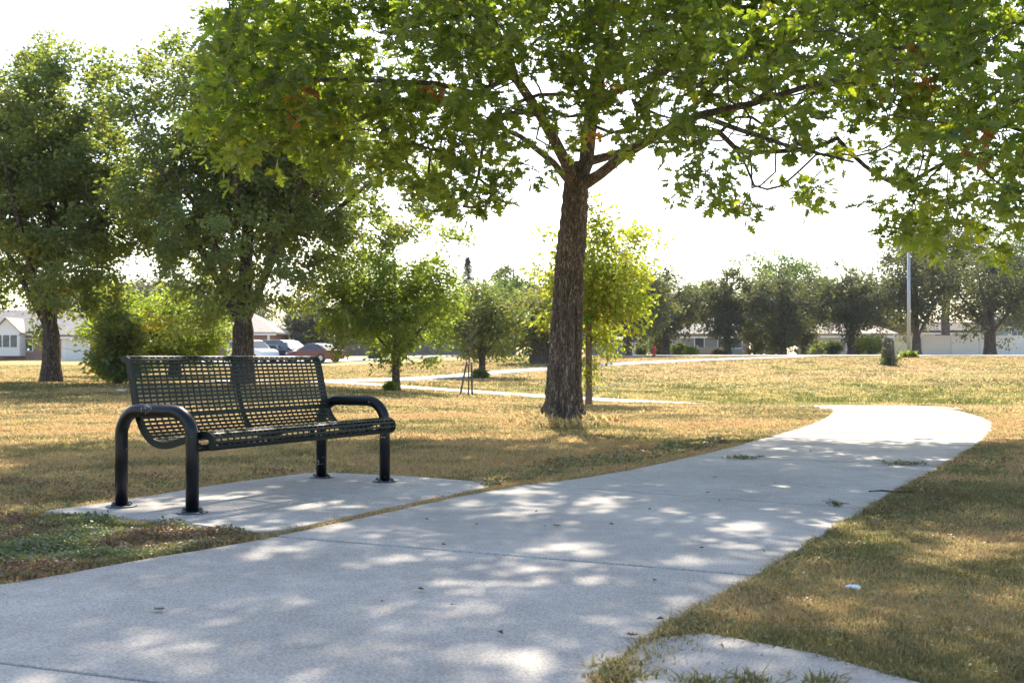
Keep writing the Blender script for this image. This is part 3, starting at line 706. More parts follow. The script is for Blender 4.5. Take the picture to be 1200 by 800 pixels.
    place_leaves('crown', C_, out*1.2, .145*rg.uniform(.55, 1.25, len(C_)), tmpl_oak(), M_OAK, tn, rg, parent=root, updir=.7, droop=.35, jitter=.6)
oak()

make_tree('pear_tree', 'tall dark green shade tree at the far left with a flared trunk', 33, 60, (-80, 192, 46, 392), 20, M_PEAR, M_BARK2, 620, 105, .14, .19, 'egg', fork=1.35, lump=.4, gap=.35, nlimb=9, flare=1.6)
make_tree('pear_tree', 'broad dark shade tree whose trunk rises directly behind the bench back', 33, 285, (98, 512, 0, 376), 25, M_PEAR, M_BARK2, 950, 105, .14, .19, 'egg', fork=1.6, lump=.35, gap=.35, nlimb=12, flare=1.4)
make_tree('maple_tree', 'small yellow green tree between the two dark shade trees', 41, 205, (95, 285, 335, 432), 13, M_LIME, M_BARK2, 230, 70, .15, .22, 'round', fork=1.1, lump=.25, gap=.2)
make_tree('leafy_shrub', 'dense dark green shrub growing to the ground left of the bench', 32, 138, (112, 164, 362, 452), 6, M_PEAR, M_BARK2, 70, 120, .13, .17, 'round', fork=.3, cat='shrub', tone_mu=.6, lump=.4)
make_tree('maple_tree', 'round bright green tree standing between the bench and the staked sapling', 33, 464, (372, 552, 288, 430), 9, M_LIME, M_BARK2, 300, 62, .12, .16, 'round', fork=.95, lump=.2, tone_mu=.3, nlimb=7)
make_tree('maple_tree', 'small olive green tree with rusty tint behind the staked sapling', 51, 565, (508, 622, 334, 422), 8, M_RUST, M_BARK2, 170, 46, .17, .22, 'round', fork=.9, lump=.25)
make_tree('cottonwood_tree', 'thick trunked tree with browning crown just left of the oak trunk', 66, 634, (590, 712, 335, 420), 25, M_RUST, M_BARK2, 110, 80, .24, .42, 'round', fork=1.4, lump=.25, tone_mu=.6)
make_tree('young_tree', 'slim yellow green young tree with a pale trunk right behind the oak', 22.5, 690, (628, 772, 238, 428), 7.5, M_LIME, M_BARKP, 230, 36, .10, .13, 'round', fork=1.7, straight=True, lump=.3, gap=.3, tone_mu=.75, nlimb=6, flare=1.3, droop=.6)
# far trees beyond the street and behind the houses
FT = [('street_tree', 'dark round tree beside the red hydrant', 88, 780, (735, 822, 322, 406), 9, M_DARK, 1.3),
      ('street_tree', 'forked dark tree in front of the grey house with windows', 88, 853, (812, 892, 320, 400), 8, M_DARK, 1.0),
      ('street_tree', 'wide dark tree with foliage reaching down to the chain link fence', 89, 917, (866, 958, 318, 412), 9, M_DARK, .8),
      ('street_tree', 'multi stemmed dark tree in front of the beige house', 89, 998, (958, 1034, 318, 400), 9, M_DARK, 1.2),
      ('street_tree', 'large dark tree directly behind the light pole', 89, 1074, (1022, 1120, 272, 398), 10, M_DARK, 1.3),
      ('street_tree', 'broad dark tree in front of the white fence at the right edge', 89, 1160, (1106, 1225, 286, 398), 13, M_DARK, 1.6),
      ('background_tree', 'bright green treetop rising behind the wide dark tree', 125, 915, (862, 970, 303, 400), 10, M_FAR, 2),
      ('background_tree', 'yellow green tree filling the gap left of the multi stemmed tree', 122, 968, (945, 995, 330, 408), 7, M_FAR, 1.2),
      ('background_tree', 'tall tree rising behind the slim young tree', 80, 735, (692, 790, 300, 405), 10, M_DARK, 1.5),
      ('background_tree', 'pale tree behind the fence between the round and forked dark trees', 130, 818, (796, 842, 338, 408), 6, M_FAR, 1.2),
      ('background_tree', 'dome shaped mid green tree seen above the rusty tree', 90, 592, (555, 628, 326, 412), 9, M_FAR, 1.5),
      ('background_tree', 'tall open crowned tree on the skyline left of the oak trunk', 128, 600, (568, 636, 314, 405), 9, M_DARK, 3),
      ('background_tree', 'blue green tree low behind the thick trunked tree', 112, 636, (606, 680, 348, 414), 9, M_CONIF, 1.2),
      ('background_tree', 'dark tree above the parked dark minivan', 122, 366, (328, 406, 342, 418), 10, M_DARK, 1.5),
      ('background_tree', 'distant tree behind the brick walled house', 135, 262, (205, 325, 330, 412), 12, M_DARK, 1.5),
      ('background_tree', 'distant tree behind the white garage at left', 140, 112, (50, 190, 320, 412), 12, M_DARK, 1.5),
      ('background_tree', 'distant tree beyond the round bright green tree', 135, 468, (415, 560, 345, 412), 12, M_FAR, 1.5),
      ('background_tree', 'tall bare trunked tree behind the white fence', 112, 1108, (1060, 1156, 262, 352), 10, M_DARK, 4.6),
      ('background_tree', 'tall yellow green tree rising past the right edge', 120, 1196, (1140, 1290, 250, 385), 12, M_FAR, 3),
      ('background_tree', 'low distant tree filling the gap behind the forked dark tree', 140, 838, (800, 880, 345, 416), 9, M_DARK, .8),
      ('background_tree', 'low distant tree behind the bright green treetop', 145, 905, (862, 955, 340, 418), 9, M_DARK, .8),
      ('background_tree', 'distant tree behind the tan roofed house ridge', 135, 985, (948, 1030, 345, 414), 9, M_DARK, 1),
      ('background_tree', 'low distant tree behind the round dark tree and hydrant', 142, 770, (735, 812, 348, 416), 9, M_FAR, .8),
      ('background_tree', 'distant tree behind the rusty tinted tree and board fence', 140, 560, (515, 610, 350, 416), 9, M_DARK, .8),
      ('background_tree', 'distant tree behind the dark red sedan', 150, 415, (378, 450, 352, 414), 9, M_DARK, 1),
      ('background_tree', 'distant tree between the two tall shade trees above the small yellow tree', 150, 185, (135, 240, 325, 412), 12, M_DARK, 1.5),
      ('background_tree', 'low distant tree between the oak and the round dark tree', 135, 700, (655, 760, 345, 412), 9, M_DARK, 1.3),
      ('background_tree', 'distant tree seen between two dark trees above the beige house', 140, 1030, (985, 1070, 325, 410), 9, M_DARK, 1.3)]
for n_, lb, D, xb, cr, tp_, ml, fk in FT:
    rxm = (cr[1]-cr[0])/2/F*D
    cr = (cr[0]-5, cr[1]+5, cr[2]-6, cr[3]+1); make_tree(n_, lb, D, xb, cr, tp_, ml, M_BARK2, int(110+rxm*24), 62, .0026*D, .075*rxm+.08, 'round', fork=fk, lump=.34, gap=.3, nlimb=6)
# spruce spire
def spruce(label, D, xb, half_px, ytop, ybot):
    X = (xb-600)/F*D; z0 = g(X, D)-.05; root = empty('spruce_tree', (X, D, z0), 0, label, 'tree'); rg = np.random.default_rng(int(xb))
    zt = CAM_H+(418-ytop)/F*D-z0; r = half_px/F*D; mb = MB(); mb.tube([(0, 0, -.1), (0, 0, zt*.5), (0, 0, zt)], [.14, .05, .008], 8)
    C_ = []; O = []
    for k in range(46):
        t_ = k/46; z = .8+(zt-.9)*t_; rr = r*(1-t_)*rg.uniform(.45, 1.15)+.05
        for j in range(7):
            an_ = rg.uniform(0, 2*PI); d = np.array([math.cos(an_), math.sin(an_), -.25]); mb.tube([(0, 0, z), tuple(np.array([0, 0, z])+d*rr)], [.02, .005], 4, cap=False)
            q = rg.random(34)[:, None]**.8; C_.append(np.array([0, 0, z])+d*rr*q+rg.normal(0, .06, (34, 3))); O.append(np.repeat(d[None], 34, 0))
    mb.build('trunk', M_BARK2, root); C_ = np.concatenate(C_); O = np.concatenate(O)
    place_leaves('crown', C_, O*2, np.full(len(C_), .17), tmpl_simple(.12), M_CONIF, rg.random(len(C_)), rg, parent=root, droop=.3)
spruce('slender spruce spire on the skyline above the staked sapling', 105, 548, 34, 299, 410)
spruce('small dark spruce behind the rusty tree', 108, 582, 16, 342, 410)

# bushes
def bush(name, label, D, xc, ybase, halfw, h_px, ml, cat='bush', tone=.5):
    X = (xc-600)/F*D; z0 = g(X, D)-.03; root = empty(name, (X, D, z0), 0, label, cat); rg = np.random.default_rng(int(xc*7+D))
    rx = halfw/F*D; hh = h_px/F*D; A = crown_pts(rg, 40, np.array([0, 0, hh*.5]), rx, rx, hh*.5, lump=.2)
    mb = MB()
    for a in A[::3]: mb.tube([(0, 0, -.05), (a[0]*.4, a[1]*.4, a[2]*.6), tuple(a)], [.02, .012, .005], 4, cap=False)
    mb.build('stem', M_BARK2, root); C_ = np.repeat(A, 45, 0)+rg.normal(0, .12*rx+.04, (1800, 3)); C_ = C_[C_[:, 2] > .02]
    place_leaves('foliage', C_, C_*0.2, np.full(len(C_), .0022*D), tmpl_simple(), ml, rg.normal(tone, .2, len(C_)), rg, parent=root)
bush('round_bush', 'small rounded yellow green bush on the lawn edge near the hydrant', 84, 808, 414, 8, 9, M_LIME, tone=.8)
bush('leafy_bush', 'bright yellow green bush beside the tall stump', 86, 1024, 414, 17, 24, M_LIME, tone=.8)
bush('leafy_bush', 'dark green bush under the tree in front of the beige house', 90, 976, 414, 10, 18, M_FAR)
bush('leafy_bush', 'green bush right of the multi stemmed tree trunk', 91, 1006, 414, 7, 20, M_FAR)
bush('round_bush', 'low green bush between the hydrant and the forked tree', 90, 796, 414, 9, 12, M_FAR)
bush('flowering_bush', 'purple tinted low bush in front of the grey house', 88, 841, 414, 5, 6, M_RUST, tone=1)
bush('juniper', 'big dark juniper filling the space left of the wide dark tree', 91, 884, 414, 17, 42, M_DARK, 'shrub')
bush('juniper', 'big dark juniper filling the space right of the wide dark tree trunk', 91, 940, 414, 17, 46, M_DARK, 'shrub')
bush('juniper', 'dark juniper hugging the wide dark tree trunk in front of the fence', 92, 912, 414, 14, 30, M_DARK, 'shrub')
bush('leafy_bush', 'loose green shrub behind the hydrant by the street', 96, 772, 414, 12, 26, M_FAR)
bush('leafy_bush', 'pale green shrub at the left end of the beige house', 97, 958, 414, 9, 16, M_LIME)
bush('leafy_bush', 'tall green shrub beside the tan roofed house window', 99, 1020, 412, 9, 22, M_FAR)
bush('leafy_bush', 'dark bush on the driveway island at left', 96, 440, 418, 8, 8, M_DARK)
bush('leafy_bush', 'reddish bush beside the grey shed', 97, 752, 414, 8, 14, M_RUST)
bush('weed_clump', 'green weed clump growing round the light pole foot', 72.5, 1066, 418, 8, 6, M_LIME, 'weeds', .5)
bush('weed_clump', 'small green sprout at the foot of the round bright green tree', 32.5, 457, 452, 5, 9, M_LIME, 'weeds', .4)
bush('leafy_bush', 'low green shoots at the foot of the rusty tinted tree', 50, 562, 442, 9, 9, M_FAR)

# staked bare sapling
def sapling():
    D = 32; X = (548-600)/F*D; z0 = g(X, D)-.03; root = empty('bare_sapling', (X, D, z0), 0, 'leafless grey sapling on the lawn tied between two leaning stakes', 'sapling'); rg = np.random.default_rng(3)
    sk = Skel(); i = sk.add((0.02, 0, 0), -1, .022, False); t_ = sk.line([((.03, 0, .7), .02), ((.06, 0, 1.3), .016), ((.07, 0, 2.0), .01), ((.05, 0, 2.65), .004)], i, ok=True)
    A = crown_pts(rg, 46, np.array([.04, 0, 1.75]), .42, .42, .8, lump=.2); sk.grow(A, rg, step=.15, tip=.0075, center=(0, 0, 1.0), down=2); sk.finish()
    mb = MB(); sk.mesh(mb, 8, 4, .012); mb.build('trunk', M_BARKP, root)
    for s_, nm in ((-1, 'stake'), (1, 'stake')):
        st = empty('tree_stake', (X, D-.08, z0), 0, 'grey wooden stake %s the bare sapling' % ('leaning in from the left of' if s_ < 0 else 'standing upright on the right of'), 'stake', 'stakes of the bare sapling')
        m2 = MB(); m2.tube([(-.22 if s_ < 0 else .13, 0, -.05), (-.02 if s_ < 0 else .11, 0, .95)], .028, 7); m2.build('post', M_BARKP, st)
        m3 = MB(); m3.tube([(0.0 if s_ < 0 else .10, -.02, .86), (.03, .07, .9)], .012, 5); m3.build('tie', mat('tie_strap', (.05, .05, .05)), st)
sapling()
# green tag on the young tree
mb = MB(); rg = random.Random(2)
for k in range(16):
    a = 2*PI*k/16; mb.box((.085*math.cos(a), .03*math.sin(a)-.02, .02*math.sin(a*2)), (.05, .03, .10+.03*rg.random()), a)
o = mb.build('ribbon_tag', mat('green_plastic', (.02, .30, .06), .35)); X = (690-600)/F*22.4; o.location = (X, 22.35, CAM_H+(418-375)/F*22.35); o.scale = (1, 1, 1)
tag(o, 'bright green plastic band around the slim young tree trunk', 'tree band')

# ------------------------------------------------------------------ park bench
M_GREEN = mat('green_black_coating', (.007, .013, .010), .42, spec=.35, var=.25, vscale=30, bump=.15, bscale=300)
def chip_mat():
    m = mat('black_pipe_paint', (.0045, .005, .0075), .34, spec=.4, var=.2, vscale=8, bump=.06, bscale=120, coat=.0); t = m.node_tree; b = t.nodes['Principled BSDF']
    src = b.inputs['Base Color'].links[0].from_socket; tc = t.nodes.new('ShaderNodeTexCoord')
    n = t.nodes.new('ShaderNodeTexNoise'); n.inputs['Scale'].default_value = 62; n.inputs['Detail'].default_value = 2; t.links.new(tc.outputs['Object'], n.inputs['Vector'])
    n2 = t.nodes.new('ShaderNodeTexNoise'); n2.inputs['Scale'].default_value = 5; t.links.new(tc.outputs['Object'], n2.inputs['Vector'])
    mu = t.nodes.new('ShaderNodeMath'); mu.operation = 'MULTIPLY'; t.links.new(n.outputs['Fac'], mu.inputs[0]); t.links.new(n2.outputs['Fac'], mu.inputs[1])
    mr = t.nodes.new('ShaderNodeMapRange'); mr.inputs[1].default_value = .395; mr.inputs[2].default_value = .41; t.links.new(mu.outputs[0], mr.inputs[0])
    q = t.nodes.new('ShaderNodeMix'); q.data_type = 'RGBA'; t.links.new(mr.outputs[0], q.inputs[0]); t.links.new(src, q.inputs[6]); q.inputs[7].default_value = (.45, .45, .43, 1)
    t.links.new(q.outputs[2], b.inputs['Base Color']); return m
M_PIPE = chip_mat(); M_STEEL = mat('dull_steel', (.10, .105, .11), .45, .6, var=.3, vscale=40)
def bench():
    FL = Vector((-1.793, 6.46)); e1 = Vector((.486, .874)); rz = math.atan2(e1.y, e1.x)
    root = empty('park_bench', (FL.x, FL.y, .006), rz, 'black metal lattice park bench with tubular arms bolted to a concrete pad', 'bench')
    LN = 1.853; DP = .56; AH = .565; PR = .037; BR = .15
    # tubular arm-and-leg hoops
    for x in (0, LN):
        mb = MB(); pth = [(x, 0, 0.0), (x, 0, AH-BR-.1)]
        for k in range(0, 11): a = k/10*PI/2; pth.append((x, BR-BR*math.cos(a), AH-BR+BR*math.sin(a)))
        for k in range(0, 11): a = k/10*PI/2; pth.append((x, DP-BR+BR*math.sin(a), AH-BR+BR*math.cos(a)))
        pth += [(x, DP, AH-BR-.1), (x, DP, 0)]
        mb.tube(pth, PR, 28); hp = mb.build('arm_and_leg_hoop', M_PIPE, root)
        for y in (0, DP):
            m2 = MB(); m2.lathe((x, y, 0), [(0, .007), (PR+.001, .009), (.085, .009), (.088, .006), (.088, 0), (0, 0)], 28)
            pl = m2.build('base_plate', M_STEEL, hp)
            for dx, dy in ((-.064, 0), (.064, 0), (0, .064), (0, -.064)):
                m2 = MB(); m2.lathe((x+dx, y+dy, .009), [(0, .018), (.005, .018), (.006, .012), (.013, .011), (.014, 0), (0, 0)], 6); m2.build('bolt', M_STEEL, hp)
    # seat/back profile (t = backwards, z = up)
    pr = [(.615, .868), (.598, .880), (.575, .882), (.555, .872), (.538, .845), (.520, .78), (.50, .69), (.480, .60), (.455, .525), (.415, .455), (.36, .408), (.30, .388), (.23, .388), (.15, .408), (.07, .432), (0, .450), (-.05, .458), (-.085, .452), (-.112, .432), (-.120, .402), (-.112, .375), (-.09, .362)]
    pr = [(a, b-.006) for a, b in pr]
    def cat_rom(P, n=8):
        out = []
        for i in range(len(P)-1):
            p0 = P[max(i-1, 0)]; p1 = P[i]; p2 = P[i+1]; p3 = P[min(i+2, len(P)-1)]
            for k in range(n):
                t_ = k/n; out.append(tuple(.5*((2*p1[c])+(-p0[c]+p2[c])*t_+(2*p0[c]-5*p1[c]+4*p2[c]-p3[c])*t_*t_+(-p0[c]+3*p1[c]-3*p2[c]+p3[c])*t_**3) for c in (0, 1)))
        return out+[P[-1]]
    C_ = np.array(cat_rom(pr)); d = np.concatenate([[0], np.cumsum(np.linalg.norm(np.diff(C_, axis=0), axis=1))])
    def pos(s_): return np.array([np.interp(s_, d, C_[:, 0]), np.interp(s_, d, C_[:, 1])])
    def frame(s_):
        t_ = pos(min(s_+.004, d[-1]))-pos(max(s_-.004, 0)); t_ /= np.linalg.norm(t_); return t_, np.array([t_[1], -t_[0]])*-1
    split = d[np.argmin(np.abs(C_[:, 0]-.462)+np.abs(C_[:, 1]-.53))]
    X0, X1 = .055, LN-.055
    def lattice(sa, sb, nm):
        mb = MB(); nbar = int(round((sb-sa)/.0268)); S_ = np.linspace(sa, sb, nbar+1)
        for s_ in S_:
            p = pos(s_); t_, n_ = frame(s_); hw, hh = .0066, .004
            cs = [p+t_*a*hw+n_*b*hh for a, b in ((-1, -1), (1, -1), (1, 1), (-1, 1))]
            mb.add([(x, c[0], c[1]) for x in (X0, X1) for c in cs], [(0, 1, 5, 4), (1, 2, 6, 5), (2, 3, 7, 6), (3, 0, 4, 7)])
        nc = 34; SS = np.linspace(sa, sb, max(10, int((sb-sa)/.02)))
        for k in range(nc+1):
            x = X0+(X1-X0)*k/nc; hw = .0045 if k not in (0, nc) else .009
            vs_ = []
            for s_ in SS:
                p = pos(s_); t_, n_ = frame(s_)
                for a, b in ((-1, -.9), (1, -.9), (1, 1.15), (-1, 1.15)): q = p+n_*b*.0030; vs_.append((x+a*hw, q[0], q[1]))
            mb.add(vs_, [(i*4+j, i*4+(j+1) % 4, (i+1)*4+(j+1) % 4, (i+1)*4+j) for i in range(len(SS)-1) for j in range(4)])
        return mb.build(nm, M_GREEN, root)
    lattice(0, split-.004, 'backrest'); lattice(split+.012, d[-1], 'seat')
    # solid bands: edge strips along the ends, a middle strap, the top and front rails
    def strap(x, thick, deep, nm, off=0.0, sa=0, sb=None):
        sb = d[-1] if sb is None else sb; SS = np.linspace(sa, sb, 80); vs_ = []
        for s_ in SS:
            p = pos(s_); t_, n_ = frame(s_)
            for a, b in ((-1, deep+off), (1, deep+off), (1, -.005+off), (-1, -.005+off)): q = p+n_*b; vs_.append((x+a*thick, q[0], q[1]))
        m = MB(); n = len(SS); m.add(vs_, [(i*4+j, i*4+(j+1) % 4, (i+1)*4+(j+1) % 4, (i+1)*4+j) for i in range(n-1) for j in range(4)]+[(0, 1, 2, 3), tuple((n-1)*4+j for j in (3, 2, 1, 0))])
        return m.build(nm, M_GREEN, root, bevel=.002)
    sg = 1
    strap(X0-.008, .006, .036, 'side_band'); strap(X1+.008, .006, .036, 'side_band'); strap(LN/2, .014, .016, 'centre_strap', off=.006)
    for s_, nm in ((.004, 'top_rail'), (d[-1]-.004, 'front_rail')):
        p = pos(s_); m = MB(); m.tube([(X0-.01, p[0], p[1]), (X1+.01, p[0], p[1])], .0105, 10); m.build(nm, M_GREEN, root)
    # under-seat beams from hoop to hoop, plus brackets
    for y, z in ((.50, .505), (.02, .385)):
        m = MB(); m.tube([(0, y if y < .3 else .47, z-.03), (LN, y if y < .3 else .47, z-.03)], .019, 12) if y < .3 else None
        if y < .3: m.build('seat_beam', M_PIPE, root)
    for x in (0, LN):
        m = MB(); xi = X0 if x == 0 else X1
        m.tube([(x, .0, .37), (x*.999+(.06 if x == 0 else -.06), .0, .37)], .016, 10); m.build('bracket', M_PIPE, root); m = MB(); m.box(((x+xi)/2, .50, .548), (abs(xi-x)+.01, .05, .03)); m.build('bracket', M_PIPE, root)
bench()

# ------------------------------------------------------------------ weeds and litter on the paving
rg = np.random.default_rng(9)
def weeds(poly, n, hmax, size):
    P = np.array(poly); x0, y0 = P.min(0); x1, y1 = P.max(0); X = rg.uniform(x0, x1, n*4); Y = rg.uniform(y0, y1, n*4)
    k = inpoly(X, Y, [tuple(p) for p in poly]) & ~blocked(X, Y); X, Y = X[k][:n], Y[k][:n]
    k = vnoise(X, Y, .2, 55) > rg.uniform(.1, .5, len(X)); X, Y = X[k], Y[k]
    dm = .35+.9*vnoise(X, Y, .16, 56)
    Z = -.02+dm*hmax*rg.uniform(.35, 1, len(X)); tn = .30+1.3*(vnoise(X, Y, .3, 57)-.42)+rg.normal(0, .13, len(X))
    return np.stack([X, Y, Z], 1), size*rg.uniform(.6, 1.4, len(X))*np.clip(Y/6, 1, 2.2), tn
WL = [weeds([w2(575, 573), w2(470, 599), w2(336, 627), w2(332, 621), w2(450, 596), w2(570, 569)], 1500, .03, .012), weeds([w2(1100, 560), w2(1500, 520), w2(1500, 620), w2(1020, 640)], 5200, .03, .012),
      weeds([w2(-80, 612), w2(45, 601), w2(200, 614), w2(330, 628), w2(250, 642), w2(150, 658), w2(0, 686), w2(-120, 705)], 26000, .05, .014),
      weeds([w2(-200, 560), w2(60, 560), w2(300, 548), w2(360, 552), w2(250, 567), w2(45, 599), w2(-200, 620)], 9000, .035, .014),
      weeds([w2(880, 678), w2(1000, 603), w2(1110, 545), w2(1160, 525), w2(1190, 535), w2(1150, 570), w2(1080, 610), w2(960, 680), w2(830, 745), w2(740, 790), w2(712, 800), w2(755, 745)], 12000, .045, .013),
      weeds([w2(560, 572), w2(820, 528), w2(860, 520), w2(840, 512), w2(640, 540), w2(540, 560)], 5000, .04, .016),
      weeds([w2(900, 690), w2(1250, 560), w2(1500, 700), w2(1200, 860), w2(860, 760)], 4500, .035, .012)]
C_, sz, tn = [np.concatenate(q) for q in zip(*WL)]
out = rg.normal(0, 1, C_.shape); o = place_leaves('ground_cover', C_, out, sz, tmpl_clover(), M_WEED, tn, rg, updir=1.0, droop=-.1, jitter=.6); tag(o, kind='stuff')

def crack_weed(label, D, x, y, half, n):
    X0_, Y0_ = w2(x, y); root = empty('crack_weed', (X0_, Y0_, .0), 0, label, 'weed', 'weeds in the path joints'); q = np.random.default_rng(int(x)); r = half/F*Y0_
    mb = MB()
    for k in range(12): a = q.uniform(-r, r); mb.tube([(a, 0, -.01), (a+q.normal(0, .03), q.normal(0, .04), .012), (a+q.normal(0, .06), q.normal(0, .06), .02)], .0016, 4, cap=False)
    mb.build('stem', M_BARK2, root); c = np.stack([np.clip(q.normal(0, r*.55, n), -r, r), q.normal(0, .045, n), q.uniform(.003, .022, n)], 1); tn_ = q.uniform(.1, .6, n)
    place_leaves('foliage', c, q.normal(0, 1, c.shape), np.full(n, .018), tmpl_clover(), M_WEED, tn_, q, parent=root, updir=.8, droop=-.1)
crack_weed('wide low weed growing in the path joint left of the sunny stretch', 0, 872, 537, 18, 150)
crack_weed('leafy weed in the path joint near the right grass edge', 0, 1062, 544, 24, 190)
crack_weed('tiny weed sprouting from the third path joint', 0, 980, 592, 5, 24)
crack_weed('green sprig at the corner where bench pad meets path', 0, 572, 569, 7, 90)
M_DRY = mat('dry_leaf', (.10, .065, .04), .8, var=.4, vscale=60)
def litter_leaf(x, y, s_, label, rz, m=None):
    X0_, Y0_ = w2(x, y); T, F_ = tmpl_oak(); mb = MB(); V = [(v[0]-.5, v[1], abs(v[1])*.22+.3*(v[0]-.5)**2) for v in T]
    mb.add([(a*s_, b*s_, c*s_+.004) for a, b, c in V], F_); o = mb.build('fallen_leaf', m or M_DRY); o.location = (X0_, Y0_, .003); o.rotation_euler = (.15, .1, rz)
    tag(o, label, 'leaf', 'leaves fallen on the path')
litter_leaf(186, 716, .05, 'dark curled leaf lying on the path in the lower left', 1.0)
litter_leaf(284, 727, .018, 'tiny leaf crumb right of the curled leaf in the lower left', 2)
litter_leaf(652, 617, .05, 'brown leaf alone on the path left of centre', .4)
litter_leaf(829, 578, .05, 'dark leaf on the path just above the third joint', 2.2)
litter_leaf(838, 560, .045, 'dark leaf on the path nearest the wide low weed', 2.9)
litter_leaf(740, 746, .045, 'dark leaf at the grass edge by the small side slab', .2)
litter_leaf(908, 567, .03, 'small brown leaf near the middle of the path', .2)
mb = MB(); X0_, Y0_ = w2(1045, 578); mb.tube([(-.13, .06, .008), (-.05, .03, .016), (.02, .0, .01), (.12, -.06, .02)], [.004, .006, .006, .003], 6); o = mb.build('fallen_twig', M_BARK2); o.location = (X0_, Y0_, 0); tag(o, 'short dark twig lying on the path near the right grass edge', 'twig')
mb = MB(); q = random.Random(8); pts = []
NB = 7
for i in range(NB):
    for j in range(NB): pts.append(((i/NB-.5)*.055+q.uniform(-.004, .004), (j/NB-.5)*.04+q.uniform(-.004, .004), .006+q.uniform(0, .018)))
mb.add(pts, [(i*NB+j, (i+1)*NB+j, (i+1)*NB+j+1, i*NB+j+1) for i in range(NB-1) for j in range(NB-1)])
o = mb.build('crumpled_paper', mat('white_paper', (.75, .77, .8), .5)); X0_, Y0_ = w2(1001, 696); o.location = (X0_, Y0_, .015); tag(o, 'crumpled white scrap of paper in the right hand grass', 'litter')
mb = MB(); mb.lathe((0, 0, 0), [(0, .05), (.10, .05), (.13, .03), (.13, -.05)], 16); o = mb.build('utility_cover', mat('pale_plastic', (.7, .7, .66), .6)); X0_ = (142-600)/F*27; o.location = (X0_, 27, g(X0_, 27)-.02); tag(o, 'small pale round cover flush in the lawn left of the bench', 'cover')

# ------------------------------------------------------------------ light pole, stump, hydrant
M_POLE = mat('galvanised_pole', (.42, .43, .45), .5, .3, var=.08); M_RED = mat('hydrant_red', (.50, .05, .035), .45, var=.15)
D = 73; X = (1065-600)/F*D; r_ = empty('light_pole', (X, D, g(X, D)), 0, 'tall pale grey light pole standing at the far edge of the lawn', 'light pole')
mb = MB(); mb.tube([(0, 0, 0), (0, 0, 6.9)], [.125, .085], 14); mb.build('pole', M_POLE, r_); mb = MB(); mb.box((0, 0, .03), (.5, .5, .12)); mb.build('base', M_CONC, r_)
mb = MB(); mb.tube([(0, 0, 6.8), (-.3, 0, 6.95), (-.6, 0, 6.95)], .035, 8); mb.build('arm', M_POLE, r_); mb = MB(); mb.box((-.8, 0, 6.95), (.55, .25, .12)); mb.build('lamp_head', M_POLE, r_, bevel=.03)
D = 63; X = (1040-600)/F*D; r_ = empty('tree_stump', (X, D, g(X, D)-.05), 0, 'tall broken tree stump with vines on the lawn', 'stump'); q = np.random.default_rng(6)
mb = MB(); th = np.linspace(0, 2*PI, 20, endpoint=False); vs_ = []
for k, (zz_, rr_) in enumerate([(0, .42), (.15, .36), (.6, .31), (1.1, .30), (1.42, .28)]):
    for a in th: rr2 = rr_*(1+.09*math.sin(3*a+1)+.05*math.sin(7*a)); vs_.append((rr2*math.cos(a), rr2*math.sin(a), zz_+(q.uniform(-.12, .12) if k == 4 else 0)))
mb.add(vs_, [(i*20+k, i*20+(k+1) % 20, (i+1)*20+(k+1) % 20, (i+1)*20+k) for i in range(4) for k in range(20)]+[tuple(range(80, 100))], True); mb.build('trunk', M_BARK2, r_)
c = np.stack([q.normal(.1, .3, 700), q.normal(-.3, .15, 700), q.gamma(2, .22, 700)], 1); c = c[(c[:, 2] < 1.5) & (c[:, 2] > .02)]
place_leaves('vine', c, c*.1, np.full(len(c), .13), tmpl_simple(), M_FAR, q.uniform(0, 1, len(c)), q, parent=r_)
X = (1047.5-600)/F*62; r_ = tag(MB() and (lambda m: (m.tube([(0, 0, -.05), (.02, 0, .6), (0, 0, 1.35)], [.1, .085, .07], 9), m.build('wooden_post', M_BARK2))[1])(MB()), 'slim dark post leaning against the tall stump', 'post'); r_.location = (X, 62.2, g(X, 62.2))
D = 76; X = (766.5-600)/F*D; r_ = empty('fire_hydrant', (X, D, g(X, D)), 0, 'red fire hydrant at the street edge beside the round dark tree', 'hydrant')
mb = MB(); mb.lathe((0, 0, 0), [(0, 0), (.16, 0), (.16, .04), (.105, .05), (.105, .48), (.14, .49), (.14, .54), (.12, .56)], 16); mb.build('barrel', M_RED, r_)
mb = MB(); mb.lathe((0, 0, .56), [(.12, 0), (.115, .06), (.07, .13), (.03, .15), (.03, .2), (0, .2)], 14); mb.build('bonnet', M_RED, r_)
for s_ in (-1, 1): mb = MB(); mb.tube([(s_*.09, 0, .40), (s_*.19, 0, .40)], .055, 10); mb.build('nozzle', M_RED, r_)
mb = MB(); mb.tube([(0, -.09, .36), (0, -.2, .36)], .075, 10); mb.build('nozzle', M_RED, r_)

